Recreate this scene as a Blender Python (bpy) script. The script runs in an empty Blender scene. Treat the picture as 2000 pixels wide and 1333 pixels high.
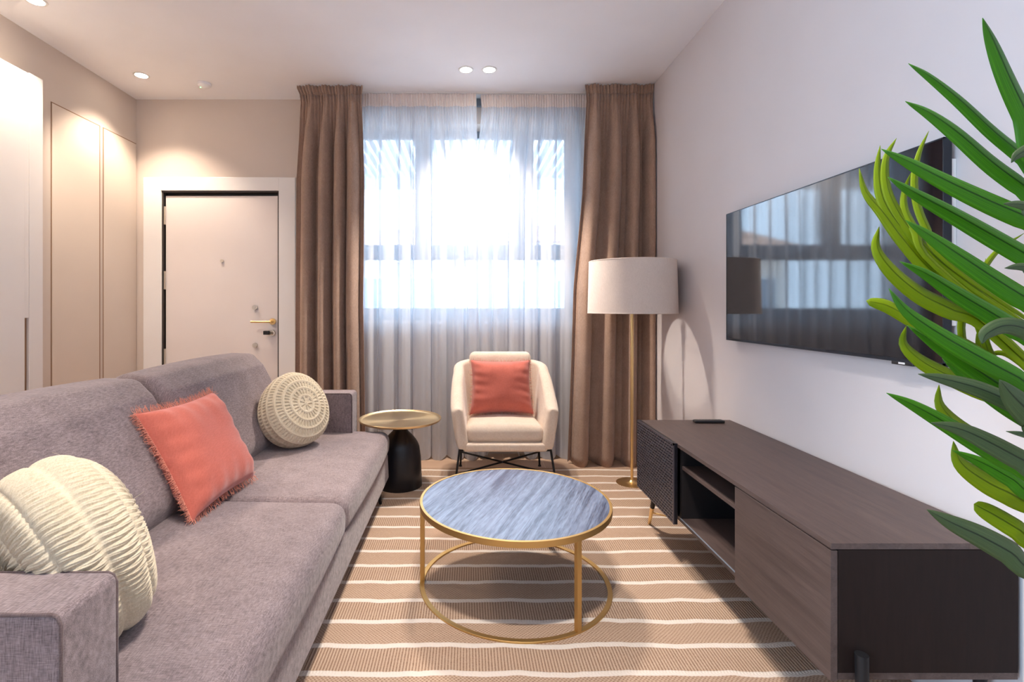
import bpy, bmesh, math, random
import numpy as np
from mathutils import Vector, Matrix
random.seed(7)
rng = np.random.default_rng(7)
PI = math.pi
sc = bpy.context.scene
COL = sc.collection

# ------------------------------------------------------------------ camera
FPX, VX, VY, H = 991.0, 910.0, 600.0, 1.21
CEIL = 2.92
XR, XL, YB = 1.44, -2.716, 4.18
cam_d = bpy.data.cameras.new('camera')
cam = bpy.data.objects.new('camera', cam_d)
COL.objects.link(cam)
cam_d.sensor_width = 36.0
cam_d.lens = 36.0 * FPX / 2000.0
cam_d.shift_x = (1000 - VX) / 2000.0
cam_d.shift_y = -(666.5 - VY) / 2000.0
cam_d.clip_start = 0.05
cam.location = (0, 0, H)
cam.rotation_euler = (PI / 2, 0, 0)
sc.camera = cam

# ------------------------------------------------------------------ world (overcast bright daylight)
w = bpy.data.worlds.new('sky')
sc.world = w
w.use_nodes = True
nt = w.node_tree
bg = nt.nodes['Background']
bg.inputs[0].default_value = (0.58, 0.765, 1.0, 1)
bg.inputs[1].default_value = 6.6

# sky portal in the window opening (importance sampling of the sky only)
pd = bpy.data.lights.new('window_sky_portal', 'AREA')
pd.shape = 'RECTANGLE'; pd.size = 2.0; pd.size_y = 1.75
pd.cycles.is_portal = True
po = bpy.data.objects.new('window_sky_portal', pd)
COL.objects.link(po)
po.location = (0.0, 4.50, 1.98)
po.rotation_euler = (-PI / 2, 0, 0)      # emits toward -Y (into the room)

pd2 = bpy.data.lights.new('added_window_sky_portal', 'AREA')  # sky portal for the added window behind the camera
pd2.shape = 'RECTANGLE'; pd2.size = 2.7; pd2.size_y = 2.05
pd2.cycles.is_portal = True
po2 = bpy.data.objects.new('added_window_sky_portal', pd2)
COL.objects.link(po2)
po2.location = (-2.86, -1.55, 1.45)
po2.rotation_euler = (0, -PI / 2, 0)      # emits toward +X

# ------------------------------------------------------------------ exposure
sc.view_settings.view_transform = 'Standard'
sc.view_settings.look = 'None'
sc.view_settings.gamma = 1.0
sc.view_settings.use_curve_mapping = False
sc.view_settings.exposure = 1.68
sc.cycles.use_denoising = True
sc.cycles.max_bounces = 10
sc.cycles.diffuse_bounces = 6
sc.cycles.transparent_max_bounces = 12
sc.cycles.sample_clamp_indirect = 6.0
sc.cycles.caustics_reflective = False
sc.cycles.caustics_refractive = False


# ================================================================== helpers
def P(px, py, Y):
    return Vector(((px - VX) / FPX * Y, Y, H - (py - VY) / FPX * Y))


def srgb(r, g, b):
    def f(c):
        c /= 255.0
        return c / 12.92 if c <= 0.04045 else ((c + 0.055) / 1.055) ** 2.4
    return (f(r), f(g), f(b), 1.0)


class N:
    """small node-graph helper"""
    def __init__(s, name, rough=0.6, color=(0.8, 0.8, 0.8, 1), metallic=0.0, spec=0.5):
        s.m = bpy.data.materials.new(name)
        s.m.use_nodes = True
        s.t = s.m.node_tree
        s.b = s.t.nodes['Principled BSDF']
        s.b.inputs['Base Color'].default_value = color
        s.b.inputs['Roughness'].default_value = rough
        s.b.inputs['Metallic'].default_value = metallic
        s.b.inputs['Specular IOR Level'].default_value = spec

    def new(s, typ, **kw):
        n = s.t.nodes.new(typ)
        for k, v in kw.items():
            setattr(n, k, v)
        return n

    def link(s, a, b):
        s.t.links.new(a, b)

    def val(s, inp, v):
        if hasattr(v, 'is_output') or hasattr(v, 'links'):
            s.link(v, inp)
        else:
            inp.default_value = v

    def coord(s, scale=(1, 1, 1), kind='Object', rot=(0, 0, 0)):
        tc = s.new('ShaderNodeTexCoord')
        mp = s.new('ShaderNodeMapping')
        mp.inputs['Scale'].default_value = scale
        mp.inputs['Rotation'].default_value = rot
        s.link(tc.outputs[kind], mp.inputs['Vector'])
        return mp.outputs[0]

    def noise(s, vec, scale=5, detail=3, rough=0.5, dist=0.0):
        n = s.new('ShaderNodeTexNoise')
        s.link(vec, n.inputs['Vector'])
        n.inputs['Scale'].default_value = scale
        n.inputs['Detail'].default_value = detail
        n.inputs['Roughness'].default_value = rough
        n.inputs['Distortion'].default_value = dist
        return n.outputs['Fac']

    def math(s, op, a, b=0.0, c=0.0):
        n = s.new('ShaderNodeMath', operation=op)
        s.val(n.inputs[0], a); s.val(n.inputs[1], b); s.val(n.inputs[2], c)
        return n.outputs[0]

    def ramp(s, fac, stops):
        n = s.new('ShaderNodeValToRGB')
        s.link(fac, n.inputs[0])
        el = n.color_ramp.elements
        while len(el) < len(stops):
            el.new(0.5)
        for e, (p, c) in zip(el, stops):
            e.position = p
            e.color = c
        return n.outputs[0]

    def mix(s, fac, a, b):
        n = s.new('ShaderNodeMix', data_type='RGBA')
        s.val(n.inputs['Factor'], fac)
        s.val(n.inputs[6], a); s.val(n.inputs[7], b)
        return n.outputs[2]

    def sep(s, vec):
        n = s.new('ShaderNodeSeparateXYZ')
        s.link(vec, n.inputs[0])
        return n.outputs

    def bump(s, h, strength=0.3, dist=0.005):
        n = s.new('ShaderNodeBump')
        n.inputs['Strength'].default_value = strength
        n.inputs['Distance'].default_value = dist
        s.link(h, n.inputs['Height'])
        s.link(n.outputs[0], s.b.inputs['Normal'])
        return n

    def col(s, c):
        s.val(s.b.inputs['Base Color'], c)


# ------------------------------------------------------------------ materials
M = {}


def paint(name, c, rough=0.85, bump=0.05):
    n = N(name, rough, c, spec=0.3)
    v = n.coord()
    a = n.noise(v, 3.0, 2)
    n.col(n.ramp(a, [(0.3, tuple(x * 0.97 for x in c[:3]) + (1,)), (0.7, c)]))
    n.bump(n.noise(v, 180, 2), bump, 0.001)
    M[name] = n.m


paint('wall_paint', srgb(214, 208, 208))
paint('wall_paint_lamplit', srgb(212, 199, 188))  # same wall paint with the warm lamplight mixed into its colour
paint('ceiling_paint', srgb(246, 246, 249))
paint('white_lacquer', srgb(240, 236, 232), 0.35, 0.0)
paint('joinery_paint', srgb(222, 208, 194), 0.55, 0.0)
paint('door_paint', srgb(236, 226, 220), 0.5, 0.0)
paint('exterior_white', srgb(225, 220, 214))
paint('canopy_slat', srgb(150, 154, 162))
paint('facade_cream', srgb(222, 205, 188))
paint('roof_tile', srgb(200, 150, 120))
paint('bounce_paving', srgb(184, 182, 180))  # unseen ground, made pale to bounce daylight up to the ceiling


def simple(name, c, rough=0.5, metallic=0.0, spec=0.5):
    n = N(name, rough, c, metallic, spec)
    v = n.coord()
    a = n.noise(v, 30, 2)
    r = n.math('MULTIPLY_ADD', a, 0.08, rough - 0.04)
    n.link(r, n.b.inputs['Roughness'])
    M[name] = n.m


simple('brass', (0.86, 0.60, 0.27, 1), 0.33, 1.0)
simple('gold_rim', (0.60, 0.38, 0.14, 1), 0.42, 0.9)
simple('black_metal', (0.010, 0.010, 0.012, 1), 0.5, 0.0, 0.35)
simple('black_lacquer', (0.006, 0.006, 0.010, 1), 0.38, 0.0, 0.5)
simple('dark_gap', (0.05, 0.04, 0.035, 1), 0.7)
simple('gap_shade', srgb(150, 118, 92), 0.8)  # brown tone painting the shade of a narrow reveal
simple('nickel', (0.75, 0.68, 0.58, 1), 0.3, 1.0)
simple('aluminium_frame', (0.17, 0.20, 0.24, 1), 0.5, 0.0)
simple('tv_bezel', (0.03, 0.035, 0.045, 1), 0.3, 0.6)
simple('white_plastic', (0.8, 0.79, 0.77, 1), 0.45)
simple('black_plastic', (0.012, 0.012, 0.014, 1), 0.4)
simple('soil', (0.05, 0.035, 0.02, 1), 0.95)
simple('pot_ceramic', (0.35, 0.33, 0.31, 1), 0.5)
simple('stem_bark', (0.10, 0.13, 0.04, 1), 0.7)

# TV glass: near black and mirror-smooth
n = N('tv_glass', 0.05, (0.004, 0.005, 0.009, 1), 0.0, 0.5)
n.b.inputs['IOR'].default_value = 1.75
v = n.coord()
n.bump(n.noise(v, 6, 1), 0.02, 0.002)
M['tv_glass'] = n.m

# brushed brass tray: concentric turning marks
n = N('tray_brass', 0.3, (0.74, 0.56, 0.32, 1), 1.0)
n.b.inputs['Anisotropic'].default_value = 0.7
tg = n.new('ShaderNodeTangent', direction_type='RADIAL', axis='Z')
n.link(tg.outputs[0], n.b.inputs['Tangent'])
v = n.coord()
xyz = n.sep(v)
rr = n.math('SQRT', n.math('ADD', n.math('POWER', xyz[0], 2), n.math('POWER', xyz[1], 2)))
cb = n.new('ShaderNodeCombineXYZ'); n.link(rr, cb.inputs[0])
n.bump(n.noise(cb.outputs[0], 500, 2), 0.06, 0.0005)
M['tray_brass'] = n.m


def fabric(name, dark, light, scale=(1, 1, 1), weave=900, bump=0.35, sheen=0.3, rough=0.95, streak=0.0):
    n = N(name, rough, dark, spec=0.15)
    v = n.coord(scale)
    big = n.noise(v, 10, 4, 0.6)
    v2 = n.coord((60, 500, 500)); v3 = n.coord((500, 60, 60))
    s1 = n.noise(v2, 1.0, 2); s2 = n.noise(v3, 1.0, 2)
    fine = n.math('MULTIPLY', n.math('ADD', s1, s2), 0.5)
    f = n.math('ADD', n.math('MULTIPLY', fine, 0.8), n.math('MULTIPLY', big, 0.2))
    n.col(n.ramp(f, [(0.36, dark), (0.64, light)]))
    n.bump(fine, bump, 0.0015)
    n.b.inputs['Sheen Weight'].default_value = sheen
    n.b.inputs['Sheen Roughness'].default_value = 0.5
    M[name] = n.m
    return n


fabric('sofa_fabric', srgb(100, 87, 88), srgb(160, 144, 144), sheen=0.25)
fabric('drape_fabric', srgb(146, 120, 104), srgb(180, 152, 133), sheen=0.2, bump=0.2)
fabric('armchair_fabric', srgb(208, 188, 168), srgb(230, 214, 196), sheen=0.3, bump=0.2)
fabric('lamp_linen', srgb(224, 211, 200), srgb(238, 226, 216), sheen=0.0, bump=0.1)
fabric('coral_velvet', srgb(184, 96, 80), srgb(202, 110, 95), sheen=0.35, bump=0.08, rough=0.8)
fabric('fringe_yarn', srgb(205, 120, 98), srgb(232, 160, 136), sheen=0.3)
fabric('wool', srgb(198, 182, 153), srgb(224, 211, 186), sheen=0.2, bump=0.5)
fabric('sofa_piping', srgb(84, 70, 70), srgb(120, 104, 102), sheen=0.2)

# translucent lampshade
n = N('shade_inner', 0.9, srgb(240, 236, 228), spec=0.1)
v = n.coord(); n.bump(n.noise(v, 400, 2), 0.1, 0.0005)
M['shade_inner'] = n.m

# sheer: woven voile, part open weave (transparent), part diffuse/translucent
n = N('sheer_voile', 0.9, (0.9, 0.9, 0.92, 1), spec=0.0)
out = n.t.nodes['Material Output']
tr = n.new('ShaderNodeBsdfTransparent'); tr.inputs[0].default_value = (1, 1, 1, 1)
tl = n.new('ShaderNodeBsdfTranslucent'); tl.inputs[0].default_value = (0.60, 0.64, 0.70, 1)
df = n.new('ShaderNodeBsdfDiffuse'); df.inputs[0].default_value = (0.95, 0.94, 0.96, 1)
mx = n.new('ShaderNodeMixShader'); mx.inputs[0].default_value = 0.55
n.link(tl.outputs[0], mx.inputs[1]); n.link(df.outputs[0], mx.inputs[2])
lw = n.new('ShaderNodeLayerWeight'); lw.inputs['Blend'].default_value = 0.35
v = n.coord((1, 1, 0.02))
th = n.noise(v, 700, 2)
op = n.math('ADD', n.math('MULTIPLY', lw.outputs['Facing'], 0.62), n.math('MULTIPLY_ADD', th, 0.12, 0.61))
op = n.math('MINIMUM', op, 0.97)
m2 = n.new('ShaderNodeMixShader')
n.link(op, m2.inputs[0]); n.link(tr.outputs[0], m2.inputs[1]); n.link(mx.outputs[0], m2.inputs[2])
n.link(m2.outputs[0], out.inputs['Surface'])
M['sheer_voile'] = n.m

fabric('sheer_tape', srgb(222, 210, 204), srgb(240, 232, 226), sheen=0.0)
fabric('sheer_hem', srgb(224, 214, 208), srgb(240, 234, 230), sheen=0.0)

# window glass
n = N('window_glass', 0.02)
out = n.t.nodes['Material Output']
tr = n.new('ShaderNodeBsdfTransparent'); tr.inputs[0].default_value = (0.93, 0.96, 0.97, 1)
gl = n.new('ShaderNodeBsdfGlossy'); gl.inputs['Roughness'].default_value = 0.03
fr = n.new('ShaderNodeFresnel'); fr.inputs[0].default_value = 1.45
v = n.coord(); wv = n.noise(v, 3, 1)
m2 = n.new('ShaderNodeMixShader')
n.link(n.math('MULTIPLY', fr.outputs[0], n.math('MULTIPLY_ADD', wv, 0.1, 0.9)), m2.inputs[0])
n.link(tr.outputs[0], m2.inputs[1]); n.link(gl.outputs[0], m2.inputs[2])
n.link(m2.outputs[0], out.inputs['Surface'])
M['window_glass'] = n.m


def wood(name, dark, light, scale=(1, 1, 1), rough=0.45, rot=(0, 0, 0), spec=0.5, bump=0.15, k=(2.0, 45.0, 45.0), lo=.3, hi=.7):
    n = N(name, rough, dark, spec=spec)
    v = n.coord(k, rot=rot)
    a = n.noise(v, 1.0, 5, 0.65, 0.6)
    v2 = n.coord((k[0] * 4, k[1] * 8, k[2] * 8), rot=rot)
    b = n.noise(v2, 1.0, 2)
    f = n.math('ADD', n.math('MULTIPLY', a, 0.75), n.math('MULTIPLY', b, 0.25))
    n.col(n.ramp(f, [(lo, dark), (hi, light)]))
    n.bump(f, bump, 0.002)
    n.link(n.math('MULTIPLY_ADD', a, 0.15, rough - 0.07), n.b.inputs['Roughness'])
    M[name] = n.m
    return n


wood('cabinet_wood', srgb(62, 49, 46), srgb(96, 80, 75), rough=0.5, k=(45, 2.0, 45), bump=0.12)
wood('cabinet_wood_shaded', srgb(26, 17, 15), srgb(38, 27, 24), rough=0.6, k=(30, 30, 2.0), bump=0.08, spec=.2)  # wood of the side panels, darkened to paint in their shade
wood('table_wood', srgb(56, 66, 90), srgb(124, 138, 164), rough=0.34, k=(42, 2.4, 42), bump=0.6, spec=0.9, lo=.40, hi=.62)
simple('cabinet_dark', (0.012, 0.010, 0.011, 1), 0.5)
simple('perforated_black', (0.050, 0.044, 0.054, 1), 0.4)
simple('cabinet_edge', (0.055, 0.045, 0.042, 1), 0.4)

# floor: pale wood-look porcelain boards
n = N('floor_tile', 0.42, srgb(200, 170, 145), spec=0.4)
v = n.coord()
bk = n.new('ShaderNodeTexBrick')
n.link(v, bk.inputs['Vector'])
bk.inputs['Scale'].default_value = 1.0
bk.inputs['Brick Width'].default_value = 0.6
bk.inputs['Row Height'].default_value = 0.2
bk.inputs['Mortar Size'].default_value = 0.002
bk.inputs['Color1'].default_value = srgb(196, 166, 142)
bk.inputs['Color2'].default_value = srgb(184, 154, 130)
bk.inputs['Mortar'].default_value = srgb(214, 192, 170)
vg = n.coord((3, 40, 3)); g = n.noise(vg, 1.0, 4, 0.6, 0.4)
n.col(n.mix(n.math('MULTIPLY', g, 0.25), bk.outputs['Color'], srgb(150, 118, 94)))
n.bump(g, 0.05, 0.001)
M['floor_tile'] = n.m

# rug: jute bands with thin ivory stripes every 13.7 cm, alternating ribbed / knotted weave
n = N('rug_jute', 0.95, srgb(190, 150, 115), spec=0.1)
v = n.coord()
xyz = n.sep(v)
wob = n.noise(n.coord((1.6, 0.6, 1)), 3.0, 3)
yy = n.math('ADD', xyz[1], n.math('MULTIPLY_ADD', wob, 0.04, -0.02))
ph = n.math('DIVIDE', n.math('SUBTRACT', 3.70, yy), 0.137)
fr_ = n.math('FRACT', n.math('ADD', ph, 0.5))
dst = n.math('ABSOLUTE', n.math('SUBTRACT', fr_, 0.5))
stripe = n.ramp(n.math('ADD', dst, n.math('MULTIPLY_ADD', n.noise(v, 300, 2), 0.03, -0.015)), [(0.075, (1, 1, 1, 1)), (0.10, (0, 0, 0, 1))])
band = n.math('GREATER_THAN', n.math('FRACT', n.math('MULTIPLY', ph, 0.5)), 0.5)
# knotted weave: offset dots
nk = n.noise(n.coord((1, 1, 1)), 260, 1)
sx = n.math('SINE', n.math('MULTIPLY', xyz[0], 2 * PI / 0.0135))
sy = n.math('SINE', n.math('MULTIPLY', yy, 2 * PI / 0.0135))
knots = n.math('MULTIPLY_ADD', n.math('MULTIPLY', sx, sy), 0.5, 0.5)
ribs = n.math('MULTIPLY_ADD', n.math('SINE', n.math('ADD', n.math('MULTIPLY', xyz[0], 2 * PI / 0.0105), n.math('MULTIPLY', wob, 6.0))), 0.5, 0.5)
pat = n.math('ADD', n.math('MULTIPLY', knots, band), n.math('MULTIPLY', ribs, n.math('SUBTRACT', 1.0, band)))
pat = n.math('ADD', n.math('MULTIPLY', pat, 0.55), n.math('MULTIPLY', nk, 0.45))
jute = n.ramp(pat, [(0.15, srgb(118, 92, 74)), (0.38, srgb(174, 146, 124)), (0.85, srgb(208, 184, 160))])
patch = n.noise(n.coord((2, 8, 1)), 1.5, 3)
jute = n.mix(n.math('MULTIPLY', patch, 0.35), jute, srgb(150, 118, 98))
n.col(n.mix(stripe, jute, srgb(224, 212, 200)))
n.bump(n.math('ADD', pat, n.math('MULTIPLY', stripe, 0.8)), 0.6, 0.003)
M['rug_jute'] = n.m


def leafmat(name, c1, c2, trans, transcol):
    n = N(name, 0.42, c1, spec=0.22)
    v = n.coord(kind='UV')
    xyz = n.sep(v)
    fine = n.noise(n.coord((90, 2.5, 1), kind='UV'), 1.0, 2)
    mid = n.math('ABSOLUTE', n.math('SUBTRACT', xyz[0], 0.5))
    base = n.ramp(fine, [(0.35, c1), (0.65, c2)])
    rib = n.ramp(mid, [(0.015, (1, 1, 1, 1)), (0.05, (0, 0, 0, 1))])
    dark = tuple(x * 0.35 for x in c1[:3]) + (1,)
    n.col(n.mix(rib, base, dark))
    n.bump(fine, 0.3, 0.001)
    tl = n.new('ShaderNodeBsdfTranslucent'); tl.inputs[0].default_value = transcol
    mx = n.new('ShaderNodeMixShader'); mx.inputs[0].default_value = trans
    n.link(n.b.outputs[0], mx.inputs[1]); n.link(tl.outputs[0], mx.inputs[2])
    n.link(mx.outputs[0], n.t.nodes['Material Output'].inputs['Surface'])
    M[name] = n.m


leafmat('leaf_dark', (0.018, 0.085, 0.001, 1), (0.050, 0.19, 0.002, 1), 0.12, (0.08, 0.4, 0.02, 1))
leafmat('leaf_lime', (0.15, 0.23, 0.002, 1), (0.23, 0.31, 0.003, 1), 0.3, (0.30, 0.42, 0.01, 1))
leafmat('leaf_grey', (0.030, 0.048, 0.016, 1), (0.055, 0.085, 0.030, 1), 0.05, (0.1, 0.2, 0.05, 1))


def emis(name, c, s):
    n = N(name, 0.5)
    n.b.inputs['Emission Color'].default_value = c
    n.b.inputs['Emission Strength'].default_value = s
    v = n.coord(); g = n.noise(v, 20, 1)
    n.link(n.math('MULTIPLY_ADD', g, s * 0.1, s * 0.95), n.b.inputs['Emission Strength'])
    M[name] = n.m


emis('led_lens', (1.0, 0.90, 0.76, 1), 14.0)
emis('green_led', (0.2, 1.0, 0.3, 1), 1.5)


# ------------------------------------------------------------------ mesh builder
class MB:
    def __init__(s):
        s.v = []; s.f = []; s.uv = {}

    def add(s, vs, fs):
        o = len(s.v)
        s.v.extend([tuple(a) for a in vs])
        s.f.extend([tuple(i + o for i in f) for f in fs])

    def box(s, a, b, M4=None):
        x0, y0, z0 = [min(a[i], b[i]) for i in range(3)]
        x1, y1, z1 = [max(a[i], b[i]) for i in range(3)]
        vs = [(x0, y0, z0), (x1, y0, z0), (x1, y1, z0), (x0, y1, z0), (x0, y0, z1), (x1, y0, z1), (x1, y1, z1), (x0, y1, z1)]
        if M4 is not None:
            vs = [tuple(M4 @ Vector(q)) for q in vs]
        s.add(vs, [(0, 3, 2, 1), (4, 5, 6, 7), (0, 1, 5, 4), (1, 2, 6, 5), (2, 3, 7, 6), (3, 0, 4, 7)])
        return s

    def tube(s, pts, r, n=12, cap=True, r2=None):
        pts = [Vector(p) for p in pts]
        m = len(pts)
        rs = [r + (r2 - r) * i / (m - 1) for i in range(m)] if r2 is not None else ([r] * m if not isinstance(r, (list, tuple)) else r)
        t0 = (pts[1] - pts[0]).normalized()
        up = Vector((0, 0, 1)) if abs(t0.z) < 0.9 else Vector((1, 0, 0))
        nrm = t0.cross(up).normalized()
        vs = []; prev = t0
        for i, p in enumerate(pts):
            t = (pts[min(i + 1, m - 1)] - pts[max(i - 1, 0)]).normalized()
            q = prev.rotation_difference(t)
            nrm = (q @ nrm); nrm = (nrm - t * nrm.dot(t)).normalized()
            prev = t
            bn = t.cross(nrm)
            for k in range(n):
                a = 2 * PI * k / n
                vs.append(p + (nrm * math.cos(a) + bn * math.sin(a)) * rs[i])
        fs = []
        for i in range(m - 1):
            for k in range(n):
                a = i * n + k; b = i * n + (k + 1) % n
                fs.append((a, b, b + n, a + n))
        if cap:
            fs.append(tuple(range(n - 1, -1, -1)))
            fs.append(tuple((m - 1) * n + k for k in range(n)))
        s.add(vs, fs)
        return s

    def lathe(s, prof, n=48, c=(0, 0, 0), close=False):
        vs = []
        for (r, z) in prof:
            for k in range(n):
                a = 2 * PI * k / n
                vs.append((c[0] + r * math.cos(a), c[1] + r * math.sin(a), c[2] + z))
        fs = []
        m = len(prof)
        for i in range(m - 1 if not close else m):
            j = (i + 1) % m
            for k in range(n):
                k2 = (k + 1) % n
                fs.append((i * n + k, i * n + k2, j * n + k2, j * n + k))
        if not close:
            if prof[0][0] > 1e-6:
                fs.append(tuple(range(n - 1, -1, -1)))
            if prof[-1][0] > 1e-6:
                fs.append(tuple((m - 1) * n + k for k in range(n)))
        s.add(vs, fs)
        return s

    def grid(s, A, wrap_u=False, wrap_v=False):
        """A: array (nu, nv, 3)"""
        nu, nv = A.shape[:2]
        fs = []
        for i in range(nu - (0 if wrap_u else 1)):
            for j in range(nv - (0 if wrap_v else 1)):
                i2 = (i + 1) % nu; j2 = (j + 1) % nv
                fs.append((i * nv + j, i2 * nv + j, i2 * nv + j2, i * nv + j2))
        s.add(A.reshape(-1, 3).tolist(), fs)
        return s

    def build(s, name, mat, parent=None, smooth=False, bevel=0.0, seg=2, loc=None, auto=None, solid=0.0):
        me = bpy.data.meshes.new(name)
        me.from_pydata(s.v, [], s.f)
        me.update()
        bm = bmesh.new(); bm.from_mesh(me)
        bmesh.ops.remove_doubles(bm, verts=bm.verts, dist=1e-6)
        bmesh.ops.recalc_face_normals(bm, faces=bm.faces)
        bm.to_mesh(me); bm.free()
        o = bpy.data.objects.new(name, me)
        COL.objects.link(o)
        me.materials.append(M[mat] if isinstance(mat, str) else mat)
        if parent is not None:
            o.parent = parent
        if loc is not None:
            o.location = loc
        if smooth:
            for p in me.polygons:
                p.use_smooth = True
        if solid:
            md = o.modifiers.new('solid', 'SOLIDIFY'); md.thickness = solid; md.offset = 0
        if bevel:
            md = o.modifiers.new('bevel', 'BEVEL'); md.width = bevel; md.segments = seg
            md.limit_method = 'ANGLE'; md.angle_limit = math.radians(40)
            if not smooth:
                for p in me.polygons:
                    p.use_smooth = True
                md.harden_normals = True
        if auto:
            for p in me.polygons:
                p.use_smooth = True
            try:
                me.set_sharp_from_angle(angle=math.radians(auto))
            except Exception:
                pass
        return o


def thing(name, label, cat, loc=(0, 0, 0), rz=0.0, group=None):
    o = bpy.data.objects.new(name, None)
    COL.objects.link(o)
    o.empty_display_size = 0.1
    o.location = loc; o.rotation_euler = (0, 0, rz)
    o['label'] = label; o['category'] = cat
    if group:
        o['group'] = group
    return o


def tag(o, label, cat, group=None):
    o['label'] = label; o['category'] = cat
    if group:
        o['group'] = group
    return o


def struct(o):
    o['kind'] = 'structure'
    return o


def box(name, a, b, mat, parent=None, bevel=0.0, seg=2):
    return MB().box(a, b).build(name, mat, parent, bevel=bevel, seg=seg)


# ================================================================== the room shell
YF = -2.6        # wall behind the camera
struct(box('floor', (XL - .1, YF - .1, -0.08), (XR + .1, YB + .3, 0.0), 'floor_tile'))
struct(box('ceiling', (XL - .1, YF - .1, CEIL), (XR + .1, YB + .3, CEIL + .1), 'ceiling_paint'))
struct(box('wall_right', (XR, YF - .1, 0), (XR + .1, YB + .3, CEIL), 'wall_paint'))
struct(box('wall_front', (XL, YF - .1, 0), (XR, YF, CEIL), 'wall_paint'))
BY0, BY1, BZ0, BZ1 = -2.55, -.55, .1, 2.8
mb = MB()
mb.box((XL - .1, YF - .1, 0), (XL, BY0, CEIL)).box((XL - .1, BY1, 0), (XL, YB + .3, CEIL)).box((XL - .1, BY0, 0), (XL, BY1, BZ0)).box((XL - .1, BY0, BZ1), (XL, BY1, CEIL))
struct(mb.build('wall_left', 'wall_paint_lamplit'))
w2 = bpy.data.objects.new('added_window', None); COL.objects.link(w2); struct(w2)  # unseen window, added to fill the room with daylight
fx0, fx1 = XL - .08, XL - .02
mb = MB()
mb.box((fx0, BY0, BZ0), (fx1, BY0 + .06, BZ1)).box((fx0, BY1 - .06, BZ0), (fx1, BY1, BZ1)).box((fx0, BY0 + .06, BZ0), (fx1, BY1 - .06, BZ0 + .06)).box((fx0, BY0 + .06, BZ1 - .06), (fx1, BY1 - .06, BZ1)).box((fx0, -1.58, BZ0 + .06), (fx1, -1.52, BZ1 - .06))
struct(mb.build('window_frame', 'aluminium_frame', w2))
struct(box('pane', (XL - .052, BY0 + .06, BZ0 + .06), (XL - .048, -1.58, BZ1 - .06), 'window_glass', w2))
struct(box('pane', (XL - .052, -1.52, BZ0 + .06), (XL - .048, BY1 - .06, BZ1 - .06), 'window_glass', w2))
# back wall with door opening and window opening
WX0, WX1, WZ0, WZ1 = -0.98, 0.98, 1.10, 2.72
DX0, DX1, DZ = -2.50, -1.535, 2.165
mb = MB()
T = 0.30
mb.box((XL, YB, 0), (DX0, YB + T, CEIL)).box((DX0, YB, DZ), (DX1, YB + T, CEIL)).box((DX1, YB, 0), (WX0, YB + T, CEIL))
mb.box((WX0, YB, 0), (WX1, YB + T, WZ0)).box((WX0, YB, WZ1), (WX1, YB + T, CEIL)).box((WX1, YB, 0), (XR, YB + T, CEIL))
struct(mb.build('wall_back', 'wall_paint_lamplit'))

# ------------------------------------------------------------------ window
win = thing('window_1', '', '', (0, 0, 0))
del win['label'], win['category']
struct(win)
FY0, FY1 = 4.36, 4.42
mb = MB()
mb.box((WX0, FY0, WZ0), (WX1, FY1, WZ0 + .10)).box((WX0, FY0, WZ1 - .06), (WX1, FY1, WZ1))
mb.box((WX0, FY0, WZ0), (WX0 + .07, FY1, WZ1)).box((WX1 - .13, FY0, WZ0), (WX1, FY1, WZ1))
mb.box((WX0, FY0, 1.615), (WX1, FY1, 1.745))
struct(mb.build('window_frame', 'aluminium_frame', win, bevel=.004))
for x0, x1 in ((-.435, -.29), (.42, .58)):
    struct(box('mullion', (x0, FY0 - .01, 1.745), (x1, FY1, WZ1 - .06), 'aluminium_frame', win, .004))
struct(box('mullion', (.36, FY0, WZ0 + .1), (.385, FY1, 1.615), 'aluminium_frame', win, .003))
panes = [(WX0 + .07, -.435, 1.745, WZ1 - .06), (-.29, .42, 1.745, WZ1 - .06), (.58, WX1 - .13, 1.745, WZ1 - .06),
         (WX0 + .07, .36, WZ0 + .1, 1.615), (.385, WX1 - .13, WZ0 + .1, 1.615)]
for x0, x1, z0, z1 in panes:
    struct(box('pane', (x0, 4.388, z0), (x1, 4.394, z1), 'window_glass', win))
struct(box('window_sill', (WX0, YB - .01, WZ0 - .03), (WX1, FY0, WZ0), 'door_paint', None, .003))
# dark roller-shutter box lintel seen in the gap between the sheers
struct(box('trim_1', (WX0, YB - .03, 2.855), (WX1, YB - .001, 2.915), 'aluminium_frame', None, .003))

# ------------------------------------------------------------------ outside
gnd = struct(box('street_ground', (-30, 4.9, -0.6), (30, 60, -0.5), 'bounce_paving'))
can = thing('terrace_canopy', 'slatted white canopy over the terrace outside the window', 'canopy', (0, 0, 0))
for i in range(60):
    x = -2.6 + i * 0.09
    box('slat', (x, 4.62, 2.86), (x + .045, 6.55, 2.89), 'canopy_slat', can)
box('beam', (-2.8, 6.5, 2.74), (2.9, 6.62, 2.92), 'exterior_white', can)
box('beam', (-2.8, 4.5, 2.86), (2.9, 4.6, 2.98), 'exterior_white', can)
for x in (-2.7, 2.8):
    box('post', (x - .05, 6.5, -.5), (x + .05, 6.6, 2.8), 'exterior_white', can)


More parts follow.
